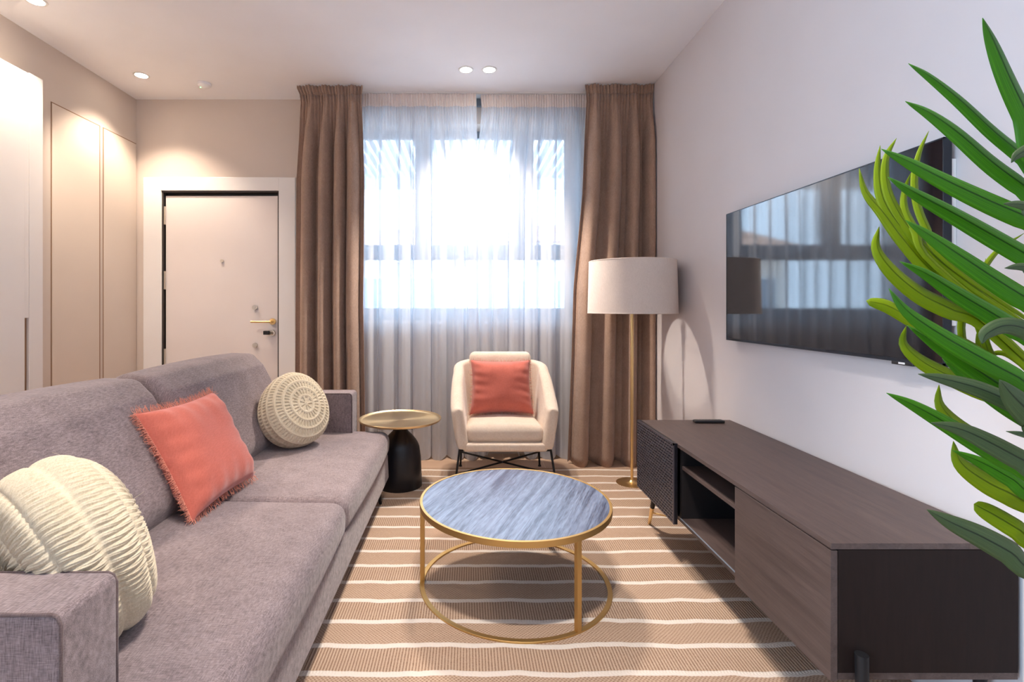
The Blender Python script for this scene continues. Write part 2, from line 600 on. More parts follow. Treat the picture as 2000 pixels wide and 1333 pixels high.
def house(name, label, x0, x1, y0, y1, z1, wallm, nwin, rows):
    t = thing(name, label, 'building', ((x0 + x1) / 2, y0, -.5))
    ox, oy, oz = t.location
    box('wall', (x0 - ox, 0, 0), (x1 - ox, y1 - y0, z1 + .5), wallm, t)
    mb = MB()
    a, b, h = x0 - ox - .4, x1 - ox + .4, z1 + .5
    mb.add([(a, -.5, h), (b, -.5, h), (b, y1 - y0 + .5, h), (a, y1 - y0 + .5, h), (a, (y1 - y0) / 2, h + 1.0), (b, (y1 - y0) / 2, h + 1.0)],
           [(0, 1, 5, 4), (2, 3, 4, 5), (0, 4, 3), (1, 2, 5), (0, 3, 2, 1)])
    mb.build('roof', 'roof_tile', t)
    for r in range(rows):
        for k in range(nwin):
            xx = x0 - ox + (k + .5) * (x1 - x0) / nwin
            zz = 1.6 + r * 1.5
            fr = box('window', (xx - .5, -.04, zz), (xx + .5, .02, zz + .95), 'exterior_white', t)
            box('pane', (xx - .42, -.06, zz + .06), (xx + .42, -.035, zz + .89), 'aluminium_frame', fr)
    return t


house('house', 'cream house with tiled roof seen through the left of the window', -6, -0.4, 14, 20, 2.8, 'facade_cream', 4, 1)
house('house', 'pale house with tiled roof seen through the right of the window', 0.8, 7, 15, 21, 3.1, 'exterior_white', 4, 1)

# ------------------------------------------------------------------ entrance door
dr = thing('door_1', '', ''); del dr['label'], dr['category']; struct(dr)
yw = YB
mb = MB()   # architrave
mb.box((-2.645, yw - .022, 0), (DX0 - .0, yw, 2.273)).box((DX1, yw - .022, 0), (-1.40, yw, 2.273)).box((DX0, yw - .022, DZ), (DX1, yw, 2.273))
struct(mb.build('door_frame', 'white_lacquer', dr, bevel=.003))
mb = MB()   # jamb lining
mb.box((DX0, yw - .01, 0), (DX0 + .012, yw + .12, DZ)).box((DX1 - .012, yw - .01, 0), (DX1, yw + .12, DZ)).box((DX0, yw - .01, DZ - .012), (DX1, yw + .12, DZ))
struct(mb.build('door_lining', 'dark_gap', dr, bevel=.001))
struct(box('door_rebate', (DX0 + .012, yw + .055, 0), (DX1 - .012, yw + .12, DZ - .012), 'dark_gap', dr))
LX0, LX1, LZ = -2.478, -1.553, 2.128
leaf = struct(box('door_leaf', (LX0, yw + .01, .01), (LX1, yw + .05, LZ), 'door_paint', dr, .002))
for zc in (1.965, 1.43, .79, .3):
    struct(box('hinge', (LX0 - .016, yw - .004, zc - .075), (LX0 + .001, yw + .03, zc + .075), 'nickel', dr, .002))


def knob(name, px, py, r, d, mat='nickel'):
    p = P(px, py, yw)
    mb = MB()
    prof = [(0.0, -d), (r * .8, -d), (r, -d * .8), (r, 0.002)]
    mb.lathe(prof, 24)
    o = mb.build(name, mat, dr, auto=40)
    o.location = (p.x, yw + .01, p.z)
    o.rotation_euler = (-PI / 2, 0, 0)
    struct(o)
    return o


def ydisc(name, x, z, y0, y1, r, mat, parent):
    o = MB().tube([(x, y0, z), (x, y1, z)], r, 24).build(name, mat, parent, auto=40)
    return struct(o)


p = P(433, 510, yw); ydisc('peephole', p.x, p.z, yw - .002, yw + .012, .013, 'nickel', dr)
p = P(498, 601, yw); ydisc('lock_cover', p.x, p.z, yw - .008, yw + .012, .020, 'nickel', dr)
p = P(498, 675, yw); ydisc('lock_cover', p.x, p.z, yw - .008, yw + .012, .020, 'nickel', dr)
p = P(532.5, 628.5, yw)
mb = MB().tube([(p.x, yw + .012, p.z), (p.x, yw - .006, p.z)], .026, 24).tube([(p.x, yw, p.z), (p.x, yw - .05, p.z)], .010, 12)
mb.tube([(p.x + .005, yw - .05, p.z), (p.x - .16, yw - .05, p.z)], .009, 12)
struct(mb.build('door_handle', 'brass', dr, auto=40))
p = P(531, 651, yw)
lk = MB().tube([(p.x, yw + .012, p.z), (p.x, yw - .006, p.z)], .026, 24).tube([(p.x, yw, p.z), (p.x - .01, yw - .03, p.z)], .016, 16).build('cylinder_lock', 'nickel', dr, auto=40)
struct(lk)
struct(box('lock_knob', (p.x - .055, yw - .045, p.z - .012), (p.x - .012, yw - .012, p.z + .02), 'black_plastic', dr, .004))

# ------------------------------------------------------------------ left wall: flush doors + wardrobe
XW = XL
for (nm, y0, y1, z1) in (('door_2', 3.325, 3.752, 2.548), ('door_3', 3.80, 4.172, 2.548)):
    d = thing(nm, '', ''); del d['label'], d['category']; struct(d)
    struct(box('door_gap', (XW - .001, y0 - .006, 0.0), (XW + .002, y1 + (.014 if nm == 'door_2' else .004), z1 + .008), 'gap_shade', d))  # thin slab coloured like a shaded reveal, no real recess
    struct(box('door_leaf', (XW, y0, 0.01), (XW + .006, y1, z1), 'joinery_paint', d, .0015))

# ------------------------------------------------------------------ downlights
def downlight(x, y, label, power, col=(1.0, .82, .65), cone=88, blend=.55, r=.042, visible=True, tilt=(0, 0)):
    t = thing('downlight', label, 'light', (x, y, CEIL), group='recessed ceiling spots')
    MB().lathe([(r, -.004), (r + .012, -.004), (r + .014, 0.0), (r, 0.0)], 32, close=True).build('trim_ring', 'white_plastic', t, auto=40)
    MB().lathe([(0, -.003), (r, -.003), (r, -.001), (0, -.001)], 32).build('lens', 'led_lens', t, auto=40)
    ld = bpy.data.lights.new('downlight_lamp', 'SPOT')
    ld.energy = power; ld.color = col; ld.spot_size = math.radians(cone); ld.spot_blend = blend
    ld.shadow_soft_size = .04
    lo = bpy.data.objects.new('downlight_lamp', ld)
    COL.objects.link(lo); lo.parent = t
    lo.location = (0, 0, -.03); lo.rotation_euler = (tilt[0], tilt[1], 0)
    return t
downlight(-2.393, 3.741, 'round recessed spot glowing above the white entrance door', 22, cone=106, blend=.6)
downlight(-2.40, 2.83, 'round recessed spot glowing above the white wardrobe, cut by the top edge', 21, cone=106, blend=.6)
downlight(0.0, 3.652, 'left one of the two round spots in the ceiling before the window', 44, (1.0, .88, .77))
downlight(0.168, 3.652, 'right one of the two round spots in the ceiling before the window', 44, (1.0, .88, .77))
downlight(-2.40, 1.5, 'added fill spot over the middle of the white wardrobe, beyond the left edge of the photo', 28)  # unseen spots from here on, added to brighten the room
downlight(-2.40, 0.2, 'added fill spot over the near end of the white wardrobe, behind the photographer', 28)
downlight(0.0, 1.0, 'left one of two added fill spots above the near side of the coffee table', 40, (1.0, .91, .83))
downlight(0.168, 1.0, 'right one of two added fill spots above the near side of the coffee table', 40, (1.0, .91, .83))

sd = thing('smoke_detector', 'small round white smoke detector with green light on the ceiling', 'smoke detector', (-2.0, 3.88, CEIL))
MB().lathe([(0, -.028), (.035, -.028), (.048, -.018), (.05, 0), (0, 0)], 32).build('body', 'ceiling_paint', sd, auto=40)
MB().lathe([(0, -.031), (.004, -.031), (.004, -.027), (0, -.027)], 12, c=(-.03, 0, 0)).build('indicator_light', 'green_led', sd)

# ------------------------------------------------------------------ wardrobe (left foreground)
wd = thing('wardrobe', 'tall glossy white wardrobe with a recessed pull against the left wall', 'wardrobe', (-2.716, 2.0, 0))
FXW = -2.60 + 2.716
mb = MB().box((0.002, -1.9, 0), (FXW - .02, 1.119, 2.607))
mb.build('carcass', 'white_lacquer', wd)
box('end_panel', (FXW - .019, 1.022, 0.0), (FXW, 1.119, 2.607), 'white_lacquer', wd, .0015)
mb = MB()
# door with a finger groove cut on its far edge
gz = 1.145
mb.box((FXW - .019, .30, .02), (FXW, .99, 2.600)).box((FXW - .019, .99, gz), (FXW, 1.018, 2.600)).box((FXW - .019, .99, .02), (FXW - .015, 1.018, gz))
d0 = mb.build('door', 'white_lacquer', wd, bevel=.0012)
box('groove_shade', (FXW - .0149, .991, .02), (FXW - .013, 1.017, gz), 'gap_shade', d0)  # strip that paints the shade inside the finger groove
box('door', (FXW - .019, -.42, .02), (FXW, .296, 2.600), 'white_lacquer', wd, .0015)
box('door', (FXW - .019, -1.14, .02), (FXW, -.424, 2.600), 'white_lacquer', wd, .0015)
box('door', (FXW - .019, -1.86, .02), (FXW, -1.144, 2.600), 'white_lacquer', wd, .0015)


# ================================================================== curtains
def smooth(a, b, x):
    t = np.clip((x - a) / (b - a), 0, 1)
    return t * t * (3 - 2 * t)


def curtain(name, label, cat, edges_px, Yc, z_top, z_bot, folds, amp, mat, header, head_mat, seed, group=None,
            nu=240, nv=60, gather=60, hem=0.0, hem_mat=None, ear=0.0, thick=0.0, zb=None):
    """edges_px: list of (py, pxl, pxr). folds: list of (freq, weight) on a warped parameter."""
    r = np.random.default_rng(seed)
    t = thing(name, label, cat, (0, Yc, 0), group=group)
    zs = [H - (py - VY) / FPX * Yc for py, _, _ in edges_px]
    xl = [(a - VX) / FPX * Yc for _, a, _ in edges_px]
    xr = [(b - VX) / FPX * Yc for _, _, b in edges_px]
    order = np.argsort(zs)
    zs = np.array(zs)[order]; xl = np.array(xl)[order]; xr = np.array(xr)[order]
    # irregular fold phase
    knots = np.cumsum(r.uniform(.55, 1.45, 14)); knots = np.insert(knots, 0, 0); knots = knots / knots[-1]
    kk = np.linspace(0, 1, len(knots))
    hmods = r.uniform(.55, 1.15, 40)

    def surf(z_hi, z_lo, nrow, offset=0.0):
        A = np.zeros((nu, nrow, 3))
        u = np.linspace(0, 1, nu)
        for j in range(nrow):
            z = z_hi + (z_lo - z_hi) * j / (nrow - 1)
            s = (z_top - z) / (z_top - z_bot)            # 0 top .. 1 bottom
            L = np.interp(z, zs, xl); R = np.interp(z, zs, xr)
            uw = np.interp(u, kk, knots)
            x = L + (R - L) * u
            y = np.zeros(nu)
            for q, (fq, wt) in enumerate(folds):
                ph = 2 * PI * fq * uw + q * 1.3 + .25 * math.sin(2.2 * s + q)
                wave = np.sin(ph)
                y += wt * wave
                x += wt * amp * .35 * np.cos(ph) * smooth(.03, .2, s) * smooth(0, .05, u) * smooth(1, .95, u)
            body = smooth(.015, .16, s)
            head = np.sin(2 * PI * gather * u) * .12 + np.sin(2 * PI * folds[0][0] * uw) * .18
            y = amp * (y * body + head * (1 - body))
            z_ = np.full(nu, z)
            if zb is not None and s > .9:
                z_ = z_ + zb(x) * smooth(.9, 1.0, s)
            if s > .97:
                z_ = z_ + .012 * np.sin(2 * PI * folds[0][0] * uw + .6) * smooth(.97, 1, s)
            A[:, j, 0] = x; A[:, j, 1] = y + offset; A[:, j, 2] = z_
        return A
    zh = z_top - header
    MB().grid(surf(zh, z_bot, nv)).build('cloth', mat, t, smooth=True, solid=thick)
    MB().grid(surf(z_top, zh, 8)).build('heading_tape', head_mat, t, smooth=True, solid=thick)
    if hem:
        MB().grid(surf(z_bot + hem, z_bot, 10, .004)).build('hem', hem_mat, t, smooth=True)
    return t


curtain('drape', 'floor length taupe brown drape hanging on the left of the window beside the entrance door', 'curtain',
        [(172, 580, 708), (190, 588, 706), (350, 577, 711), (600, 575, 709), (905, 573, 714)], 3.90, 2.914, .012,
        [(4.5, .85), (9.0, .22), (17, .03)], .066, 'drape_fabric', .07, 'drape_fabric', 11, nu=420, nv=50, gather=20, thick=.003, group='taupe drapes')
curtain('drape', 'floor length taupe brown drape hanging on the right of the window behind the floor lamp', 'curtain',
        [(169, 1143, 1277), (190, 1146, 1275), (380, 1139, 1277), (560, 1122, 1277), (700, 1118, 1277), (905, 1110, 1277)], 3.885, 2.915, .010,
        [(4.0, .85), (8.0, .22), (15, .03)], .066, 'drape_fabric', .07, 'drape_fabric', 5, nu=420, nv=50, gather=20, thick=.003, group='taupe drapes')


def hemlift(x):
    return .075 * np.exp(-((x - .30) / .17) ** 4) + .0 * x


curtain('sheer_curtain', 'translucent white sheer curtain on the left half of the window', 'curtain',
        [(178, 700, 930), (215, 700, 931), (320, 700, 933), (400, 700, 935), (900, 700, 935)], 4.03, 2.905, .008,
        [(7.0, .8), (15, .18), (31, .05)], .046, 'sheer_voile', .10, 'sheer_tape', 21, nu=520, nv=46, gather=42, hem=.14, hem_mat='sheer_voile', group='white sheers', zb=hemlift)
curtain('sheer_curtain', 'translucent white sheer curtain on the right half of the window behind the armchair', 'curtain',
        [(178, 938, 1146), (215, 941, 1146), (320, 931, 1146), (400, 927, 1146), (900, 925, 1146)], 4.045, 2.905, .008,
        [(6.5, .8), (14, .18), (29, .05)], .046, 'sheer_voile', .10, 'sheer_tape', 33, nu=520, nv=46, gather=42, hem=.14, hem_mat='sheer_voile', group='white sheers', zb=hemlift)
tk = thing('curtain_rail', 'slim white curtain track on the ceiling above the sheers and drapes', 'curtain rail', (0, 3.97, CEIL))
box('track', (-.84, .055, -.012), (.98, .085, -.0), 'white_plastic', tk, .002)

so = thing('wall_socket', 'white wall socket near the floor under the window behind the armchair', 'socket', (.15, YB, .11))
box('plate', (-.045, -.012, -.045), (.045, 0, .045), 'white_plastic', so, .003)
box('socket_insert', (-.024, -.0135, -.024), (.024, -.010, .024), 'nickel', so, .002)
pts = [(.30 + .13 * math.cos(a), 4.11, .004 + .085 * math.sin(a)) for a in np.linspace(PI, 0, 18)]
tag(MB().tube(pts, .006, 8).build('power_cable', 'white_plastic', smooth=True), 'looped white cable rising from the floor behind the armchair', 'cable')

# ================================================================== rug
mb = MB()
RX0, RX1, RY0, RY1 = -1.25, 1.38, .55, 3.75
A = np.zeros((60, 90, 3))
for i, x in enumerate(np.linspace(RX0, RX1, 60)):
    for j, y in enumerate(np.linspace(RY0, RY1, 90)):
        A[i, j] = (x, y, .011 + .0012 * math.sin(x * 9 + y * 5))
mb.grid(A)
rug = mb.build('rug', 'rug_jute', smooth=True)
tag(rug, 'natural jute rug with thin ivory stripes under the sofa and coffee table', 'rug')
md = rug.modifiers.new('solid', 'SOLIDIFY'); md.thickness = .0095; md.offset = -1
RZ = .0125

# ================================================================== sofa
sofa = thing('sofa', 'grey mauve fabric two seat sofa with square arms and slim black legs', 'sofa', (-1.0, 2.07, 0))
SO = Vector((-1.0, 2.07, 0))


def rounded_poly(pts, rads, seg=6):
    """2D polygon with rounded corners."""
    out = []
    n_ = len(pts)
    for i in range(n_):
        p0 = Vector(pts[i - 1]); p = Vector(pts[i]); p1 = Vector(pts[(i + 1) % n_])
        r = rads[i] if isinstance(rads, (list, tuple)) else rads
        a = (p0 - p); b = (p1 - p)
        la, lb = a.length, b.length
        a.normalize(); b.normalize()
        ang = a.angle(b)
        d = min(r / math.tan(ang / 2), la * .48, lb * .48)
        s0 = p + a * d; s1 = p + b * d
        for k in range(seg + 1):
            t = k / seg
            q = s0 * (1 - t) ** 2 + p * 2 * t * (1 - t) + s1 * t * t
            out.append((q.x, q.y))
    return out


def resample(poly, step):
    out = []
    n_ = len(poly)
    for i in range(n_):
        a = Vector(poly[i]); b = Vector(poly[(i + 1) % n_])
        k = max(1, int(math.ceil((b - a).length / step)))
        for j in range(k):
            q = a.lerp(b, j / k)
            out.append((q.x, q.y))
    return out


def pillow_prism(poly, y0, y1, r_end, org, seg=7, nmid=14, crown=0.0, step=.03):
    """XZ outline swept along Y, with softly rounded ends (poly wound any way)."""
    poly = resample(poly, step)
    A = np.array(poly)
    n_ = len(A)
    area = 0.5 * np.sum(A[:, 0] * np.roll(A[:, 1], -1) - np.roll(A[:, 0], -1) * A[:, 1])
    tang = np.roll(A, -1, 0) - np.roll(A, 1, 0)
    tang /= np.linalg.norm(tang, axis=1)[:, None]
    nrm = np.stack([tang[:, 1], -tang[:, 0]], 1) * (1 if area > 0 else -1)
    cen = A.mean(0)
    rings = []
    for k in range(seg + 1):
        a = k / seg * PI / 2
        rings.append((y0 + r_end * (1 - math.sin(a)), r_end * (1 - math.cos(PI / 2 - a)) if False else r_end * (1 - math.sin(a))))
    ys = []
    for k in range(seg + 1):
        a = k / seg * PI / 2
        ys.append((y0 + r_end * (1 - math.cos(a)), r_end * (1 - math.sin(a))))
    for k in range(1, nmid):
        ys.append((y0 + r_end + (y1 - y0 - 2 * r_end) * k / nmid, 0))
    for k in range(seg, -1, -1):
        a = k / seg * PI / 2
        ys.append((y1 - r_end * (1 - math.cos(a)), r_end * (1 - math.sin(a))))
    G = np.zeros((len(ys), n_, 3))
    for i, (y, ins) in enumerate(ys):
        t = (y - y0) / (y1 - y0)
        c = crown * (1 - (2 * t - 1) ** 2)
        B = A + nrm * (c - ins)
        G[i, :, 0] = B[:, 0] - org.x; G[i, :, 1] = y - org.y; G[i, :, 2] = B[:, 1] - org.z
    mb = MB().grid(G, wrap_v=True)
    m = len(ys)
    # end caps as inner rings
    for e, first in ((0, True), (m - 1, False)):
        base = G[e]
        c3 = base.mean(0)
        R = np.zeros((5, n_, 3))
        for k in range(5):
            R[k] = base + (c3 - base) * (k / 4 * .999)
        mb.grid(R, wrap_v=True)
    return mb


# base / plinth
prof = rounded_poly([(-1.55, .13), (-.485, .13), (-.492, .285), (-1.55, .285)], [.01, .015, .012, .01])
pillow_prism(prof, .885, 3.20, .012, SO, step=.08).build('base', 'sofa_fabric', sofa, smooth=True)
# seat cushions (wrap in front of the arms)
seatp = rounded_poly([(-1.22, .292), (-.484, .292), (-.478, .425), (-1.22, .438)], [.03, .035, .065, .03], 8)
for (a, b) in ((.875, 2.052), (2.058, 3.21)):
    pillow_prism(seatp, a, b, .035, SO, crown=.012).build('seat_cushion', 'sofa_fabric', sofa, smooth=True)
# back cushions
backp = rounded_poly([(-1.11, .40), (-1.06, .52), (-1.235, .86), (-1.30, .925), (-1.44, .93), (-1.50, .86), (-1.46, .40)], [.05, .09, .09, .06, .06, .05, .04], 8)
for (a, b) in ((1.03, 2.035), (2.070, 3.125)):
    pillow_prism(backp, a, b, .045, SO, crown=.012).build('back_cushion', 'sofa_fabric', sofa, smooth=True)
# back frame
prof = rounded_poly([(-1.60, .13), (-1.47, .13), (-1.50, .80), (-1.60, .80)], .02)
pillow_prism(prof, .885, 3.265, .02, SO, step=.08).build('back_frame', 'sofa_fabric', sofa, smooth=True)
# arms with piped edges
for (a, b) in ((.880, 1.026), (3.130, 3.272)):
    prof = rounded_poly([(-1.58, .13), (-.702, .13), (-.702, .676), (-1.58, .676)], [.01, .012, .022, .012])
    ar = pillow_prism(prof, a, b, .012, SO, step=.05).build('arm', 'sofa_fabric', sofa, smooth=True)
    for ye in (a + .003, b - .003):
        pts = [Vector((-1.50, ye, .6735)) - SO, Vector((-.72, ye, .6735)) - SO, Vector((-.7105, ye, .669)) - SO, Vector((-.7045, ye, .655)) - SO, Vector((-.7045, ye, .30)) - SO]
        MB().tube(pts, .0035, 8).build('piping', 'sofa_piping', ar, smooth=True)
for (x, y) in ((-.53, 3.06), (-.53, 1.0), (-1.50, 3.06), (-1.50, 1.0)):
    MB().tube([(x + 1.0, y - SO.y, .132), (x + 1.015 if x > -1 else x + .985, y - SO.y + .005, RZ if x > -1.2 else .0)], .017, 12, r2=.008).build('leg', 'black_metal', sofa, auto=40)


# ================================================================== cushions
def basis(n3, up=Vector((0, 0, 1))):
    n3 = n3.normalized()
    u = up.cross(n3).normalized()
    v_ = n3.cross(u).normalized()
    return Matrix((u, v_, n3)).transposed()


def coral_cushion(label, c4, thick, bulge_dir, fringe_edges, seed, group, fl_=.024):
    """c4: TL, TR, BR, BL world corners; bulge_dir: facing direction."""
    r = np.random.default_rng(seed)
    TL, TR, BR, BL = [Vector(q) for q in c4]
    cen = (TL + TR + BR + BL) / 4
    nrm = (TR - BL).cross(TL - BR).normalized()
    if nrm.dot(Vector(bulge_dir)) < 0:
        nrm = -nrm
    t = thing('throw_pillow', label, 'cushion', tuple(cen), group=group)
    K = 44
    wr = [(r.uniform(-1, 1), r.uniform(-1, 1), r.uniform(4, 9), r.uniform(0, 6)) for _ in range(7)]

    def pt(u, v, side):
        # pull edges in between corners
        cu, cv = 2 * u - 1, 2 * v - 1
        k = .075
        uu = .5 + .5 * cu * (1 - k * (1 - cv * cv))
        vv = .5 + .5 * cv * (1 - k * (1 - cu * cu))
        p = (TL * (1 - uu) + TR * uu) * (1 - vv) + (BL * (1 - uu) + BR * uu) * vv
        d = max(0, (1 - cu ** 4)) ** .55 * max(0, (1 - cv ** 4)) ** .55
        wv = 0
        edge = max(abs(cu), abs(cv))
        for (ax, ay, fr2, ph) in wr:
            wv += math.sin((ax * cu + ay * cv) * fr2 + ph)
        # pinched gathers running in from the seams
        g = (math.sin(cv * 19 + 1.5 * math.sin(cu * 3)) * abs(cu) ** 3 * (1 - cu ** 8) + math.sin(cu * 17 + 1) * abs(cv) ** 3 * (1 - cv ** 8)) * .0055
        h = side * (thick * .5 * d) + nrm.dot(nrm) * wv * .0012 * d + g * side
        return p + nrm * h - cen
    mb = MB()
    for side in (1, -1):
        A = np.zeros((K + 1, K + 1, 3))
        for i in range(K + 1):
            for j in range(K + 1):
                A[i, j] = pt(i / K, j / K, side)
        mb.grid(A)
    mb.build('cover', 'coral_velvet', t, smooth=True)
    # fringe: many short yarn tufts around the seams
    mb = MB()
    for (e, per) in fringe_edges:
        for i in range(int(per)):
            s = (i + r.uniform(0, 1)) / per
            u, v = {'top': (s, 0), 'right': (1, s), 'bottom': (s, 1), 'left': (0, s)}[e]
            p0 = pt(u, v, 1)
            cdir = (p0 - pt(.5 + (u - .5) * .8, .5 + (v - .5) * .8, 1) * 1.0)
            out_ = {'top': ((TL + TR) - (BL + BR)), 'bottom': ((BL + BR) - (TL + TR)), 'left': ((TL + BL) - (TR + BR)), 'right': ((TR + BR) - (TL + BL))}[e].normalized()
            along = {'top': TR - TL, 'bottom': TR - TL, 'left': BL - TL, 'right': BR - TR}[e].normalized()
            L = r.uniform(.55, 1.0) * fl_
            tw = r.uniform(-.45, .45); nn = r.uniform(-.4, .4)
            d1 = (out_ + along * tw + nrm * nn).normalized()
            q1 = p0 + d1 * L * .5
            q2 = q1 + (d1 + along * r.uniform(-.5, .5) + nrm * r.uniform(-.5, .5)).normalized() * L * .5
            mb.tube([p0 - out_ * .002, q1, q2], .0011, 4, r2=.0004, cap=False)
    fo = mb.build('fringe', 'fringe_yarn', t, smooth=True)
    fo['kind'] = 'stuff'
    return t


coral_cushion('coral velvet cushion with frayed fringe leaning on the grey sofa back',
              [(-1.195, 1.83, .825), (-1.135, 2.275, .828), (-.935, 2.245, .462), (-.965, 1.79, .452)], .17, (1, -.3, .5),
              [('top', 170), ('right', 90), ('bottom', 110), ('left', 300)], 3, None, .034)
coral_cushion('coral velvet cushion standing on the seat of the cream armchair',
              [(.035, 3.665, .828), (.462, 3.665, .826), (.478, 3.575, .455), (.028, 3.575, .452)], .20, (0, -1, .3),
              [('top', 90), ('right', 90), ('bottom', 80), ('left', 90)], 8, None)


def crochet(label, cen, nrm, R, half, rings, group, squash=1.0, nth=600, nrad=240, up=(0, 0, 1), depth=.006, seed=1, tang=.02, style='bars'):
    t = thing('crochet_cushion', label, 'cushion', tuple(cen), group=group)
    B = basis(Vector(nrm), Vector(up))
    r = np.random.default_rng(seed)
    # profile param s: 0 centre front .. 1 rim .. 2 centre back (arc-length-like)
    S = np.linspace(0.0, 2.0, nrad)
    TH = np.linspace(0, 2 * PI, nth, endpoint=False)
    a = (S - 0.0) * PI / 2
    e = .62
    rad = R * np.sign(np.sin(a)) * np.abs(np.sin(a)) ** .80
    zz = half * np.sign(np.cos(a)) * np.abs(np.cos(a)) ** .62
    # arc length for ring spacing
    ds = np.sqrt(np.gradient(rad) ** 2 + np.gradient(zz) ** 2)
    arc = np.cumsum(ds); arc -= arc[0]
    w_ = arc[-1] / (2 * rings)
    q = arc / w_
    ringi = np.floor(q).astype(int)
    fr2 = q - ringi
    nr = np.gradient(rad); nz = np.gradient(zz)
    ln = np.sqrt(nr ** 2 + nz ** 2)
    Nr, Nz = -nz / ln, nr / ln
    if Nz[0] < 0:
        Nr, Nz = -Nr, -Nz
    G = np.zeros((nrad, nth, 3))
    phs = r.uniform(0, 6.28, 4 * rings + 8)
    lump = r.uniform(0, 6.28, 6)
    for i in range(nrad):
        rm = max(.012, rad[min(nrad - 1, int(np.searchsorted(arc, (ringi[i] + .5) * w_)))]) if ringi[i] < 2 * rings else .012
        n_st = max(5, int(2 * PI * rm / tang))
        f = fr2[i]
        if style == 'rope':      # plump rope-like bars with thin grooves between rounds
            ph = n_st * TH + phs[ringi[i]] + .5 * math.sin(f * 8 + ringi[i]) + .5 * np.sin(TH * 9 + 2 * ringi[i]) + .35 * np.sin(TH * 23 + f * 5)
            wav = np.abs(np.cos(ph / 2)) ** .8
            pf = max(0.0, 1 - abs(2 * f - 1) ** 5)
            rope = .18 * np.cos(2.0 * ph / 2 * 3 + f * 14)
            d = depth * pf * (.35 + wav + rope * wav)
        else:                    # raised chain rounds, radial bars with dark slits between
            ph = n_st * TH + phs[ringi[i]] + .3 * np.sin(TH * 7 + ringi[i])
            slit = np.clip((np.cos(ph) + .25) * 1.4, 0, 1)
            win = smooth(.20, .34, f) * smooth(.92, .80, f)
            d = depth * (1.0 - .85 * win * (1 - slit)) + depth * .35 * math.exp(-((f - .08) / .08) ** 2)
        d += .006 * np.sin(2 * TH + lump[0]) * math.sin(a[i]) + .004 * np.sin(3 * TH + lump[1]) * math.sin(a[i])
        x = (rad[i] + Nr[i] * d) * np.cos(TH)
        y = (rad[i] + Nr[i] * d) * np.sin(TH) * squash
        z = zz[i] + Nz[i] * d
        P3 = np.stack([x, y, z], 1) @ np.array(B).T
        G[i] = P3
    mb = MB().grid(G, wrap_v=True)
    mb.build('knitted_cover', 'wool', t, smooth=True)
    # a few loose fibres
    mb = MB()
    for k in range(60):
        i = int(r.integers(10, nrad - 10)); j = int(r.integers(0, nth))
        p0 = Vector(G[i, j]); d0 = p0.normalized()
        q1 = p0 + d0 * .007 + Vector(r.normal(0, .004, 3)); q2 = q1 + Vector(r.normal(0, .006, 3))
        mb.tube([p0, q1, q2], .0005, 4, r2=.0003, cap=False)
    f = mb.build('loose_fibres', 'wool', t, smooth=True)
    f['kind'] = 'stuff'
    return t


crochet('round cream crochet cushion at the far end of the sofa by the window', (-.945, 2.80, .640), (.78, -.52, .46), .196, .105, 6, None,
        nth=720, nrad=320, depth=.0055, seed=4, tang=.017)
crochet('large cream crochet cushion in the corner behind the near sofa arm', (-.935, 1.205, .632), (-.52, -.80, -.30), .230, .115, 4, None,
        squash=.95, nth=1100, nrad=420, depth=.0072, seed=9, tang=.0155, style='rope')

# ================================================================== coffee table
TX, TY, TR = .2104, 2.199, .409
ct = thing('coffee_table', 'round coffee table with blue grey wood top in a gold ring frame', 'table', (TX, TY, RZ))
h_top = H - .829 - RZ
MB().lathe([(0, h_top - .014), (TR - .012, h_top - .014), (TR - .012, h_top - .002), (0, h_top - .002)], 128).build('tabletop', 'table_wood', ct, auto=40).rotation_euler = (0, 0, -0.4)
MB().lathe([(TR - .012, h_top - .024), (TR, h_top - .024), (TR, h_top), (TR - .012, h_top)], 128, close=True).build('top_ring', 'gold_rim', ct, bevel=.0012)
MB().lathe([(TR - .02, .0), (TR, .0), (TR, .014), (TR - .02, .014)], 128, close=True).build('base_ring', 'gold_rim', ct, bevel=.0015)
for ad in (-60, 60, 180):
    M4 = Matrix.Rotation(math.radians(ad), 4, 'Z')
    MB().box((TR - .020, -.010, .012), (TR - .001, .010, h_top - .022), M4).build('leg', 'gold_rim', ct, bevel=.0012)

# ================================================================== side table
STX, STY = -.438, 3.386
st = thing('side_table', 'side table with round brass tray on a black bell shaped base', 'table', (STX, STY, RZ))
MB().lathe([(0, 0), (.140, 0), (.145, .006), (.140, .128), (.136, .204), (.127, .266), (.118, .290), (.105, .312), (.078, .345), (.050, .373), (.038, .395), (.036, .437), (0, .437)], 64).build('base', 'black_lacquer', st, auto=50)
zt = .438
MB().lathe([(0, zt), (.255, zt), (.268, zt + .006), (.274, zt + .018), (.272, zt + .020), (.264, zt + .012), (.250, zt + .006), (0, zt + .006)], 128).build('tray_top', 'tray_brass', st, auto=35)

# ================================================================== armchair
AX, AY = .258, 3.60
ac = thing('armchair', 'cream fabric armchair with winged arms on a thin black metal frame', 'chair', (AX, AY, 0))


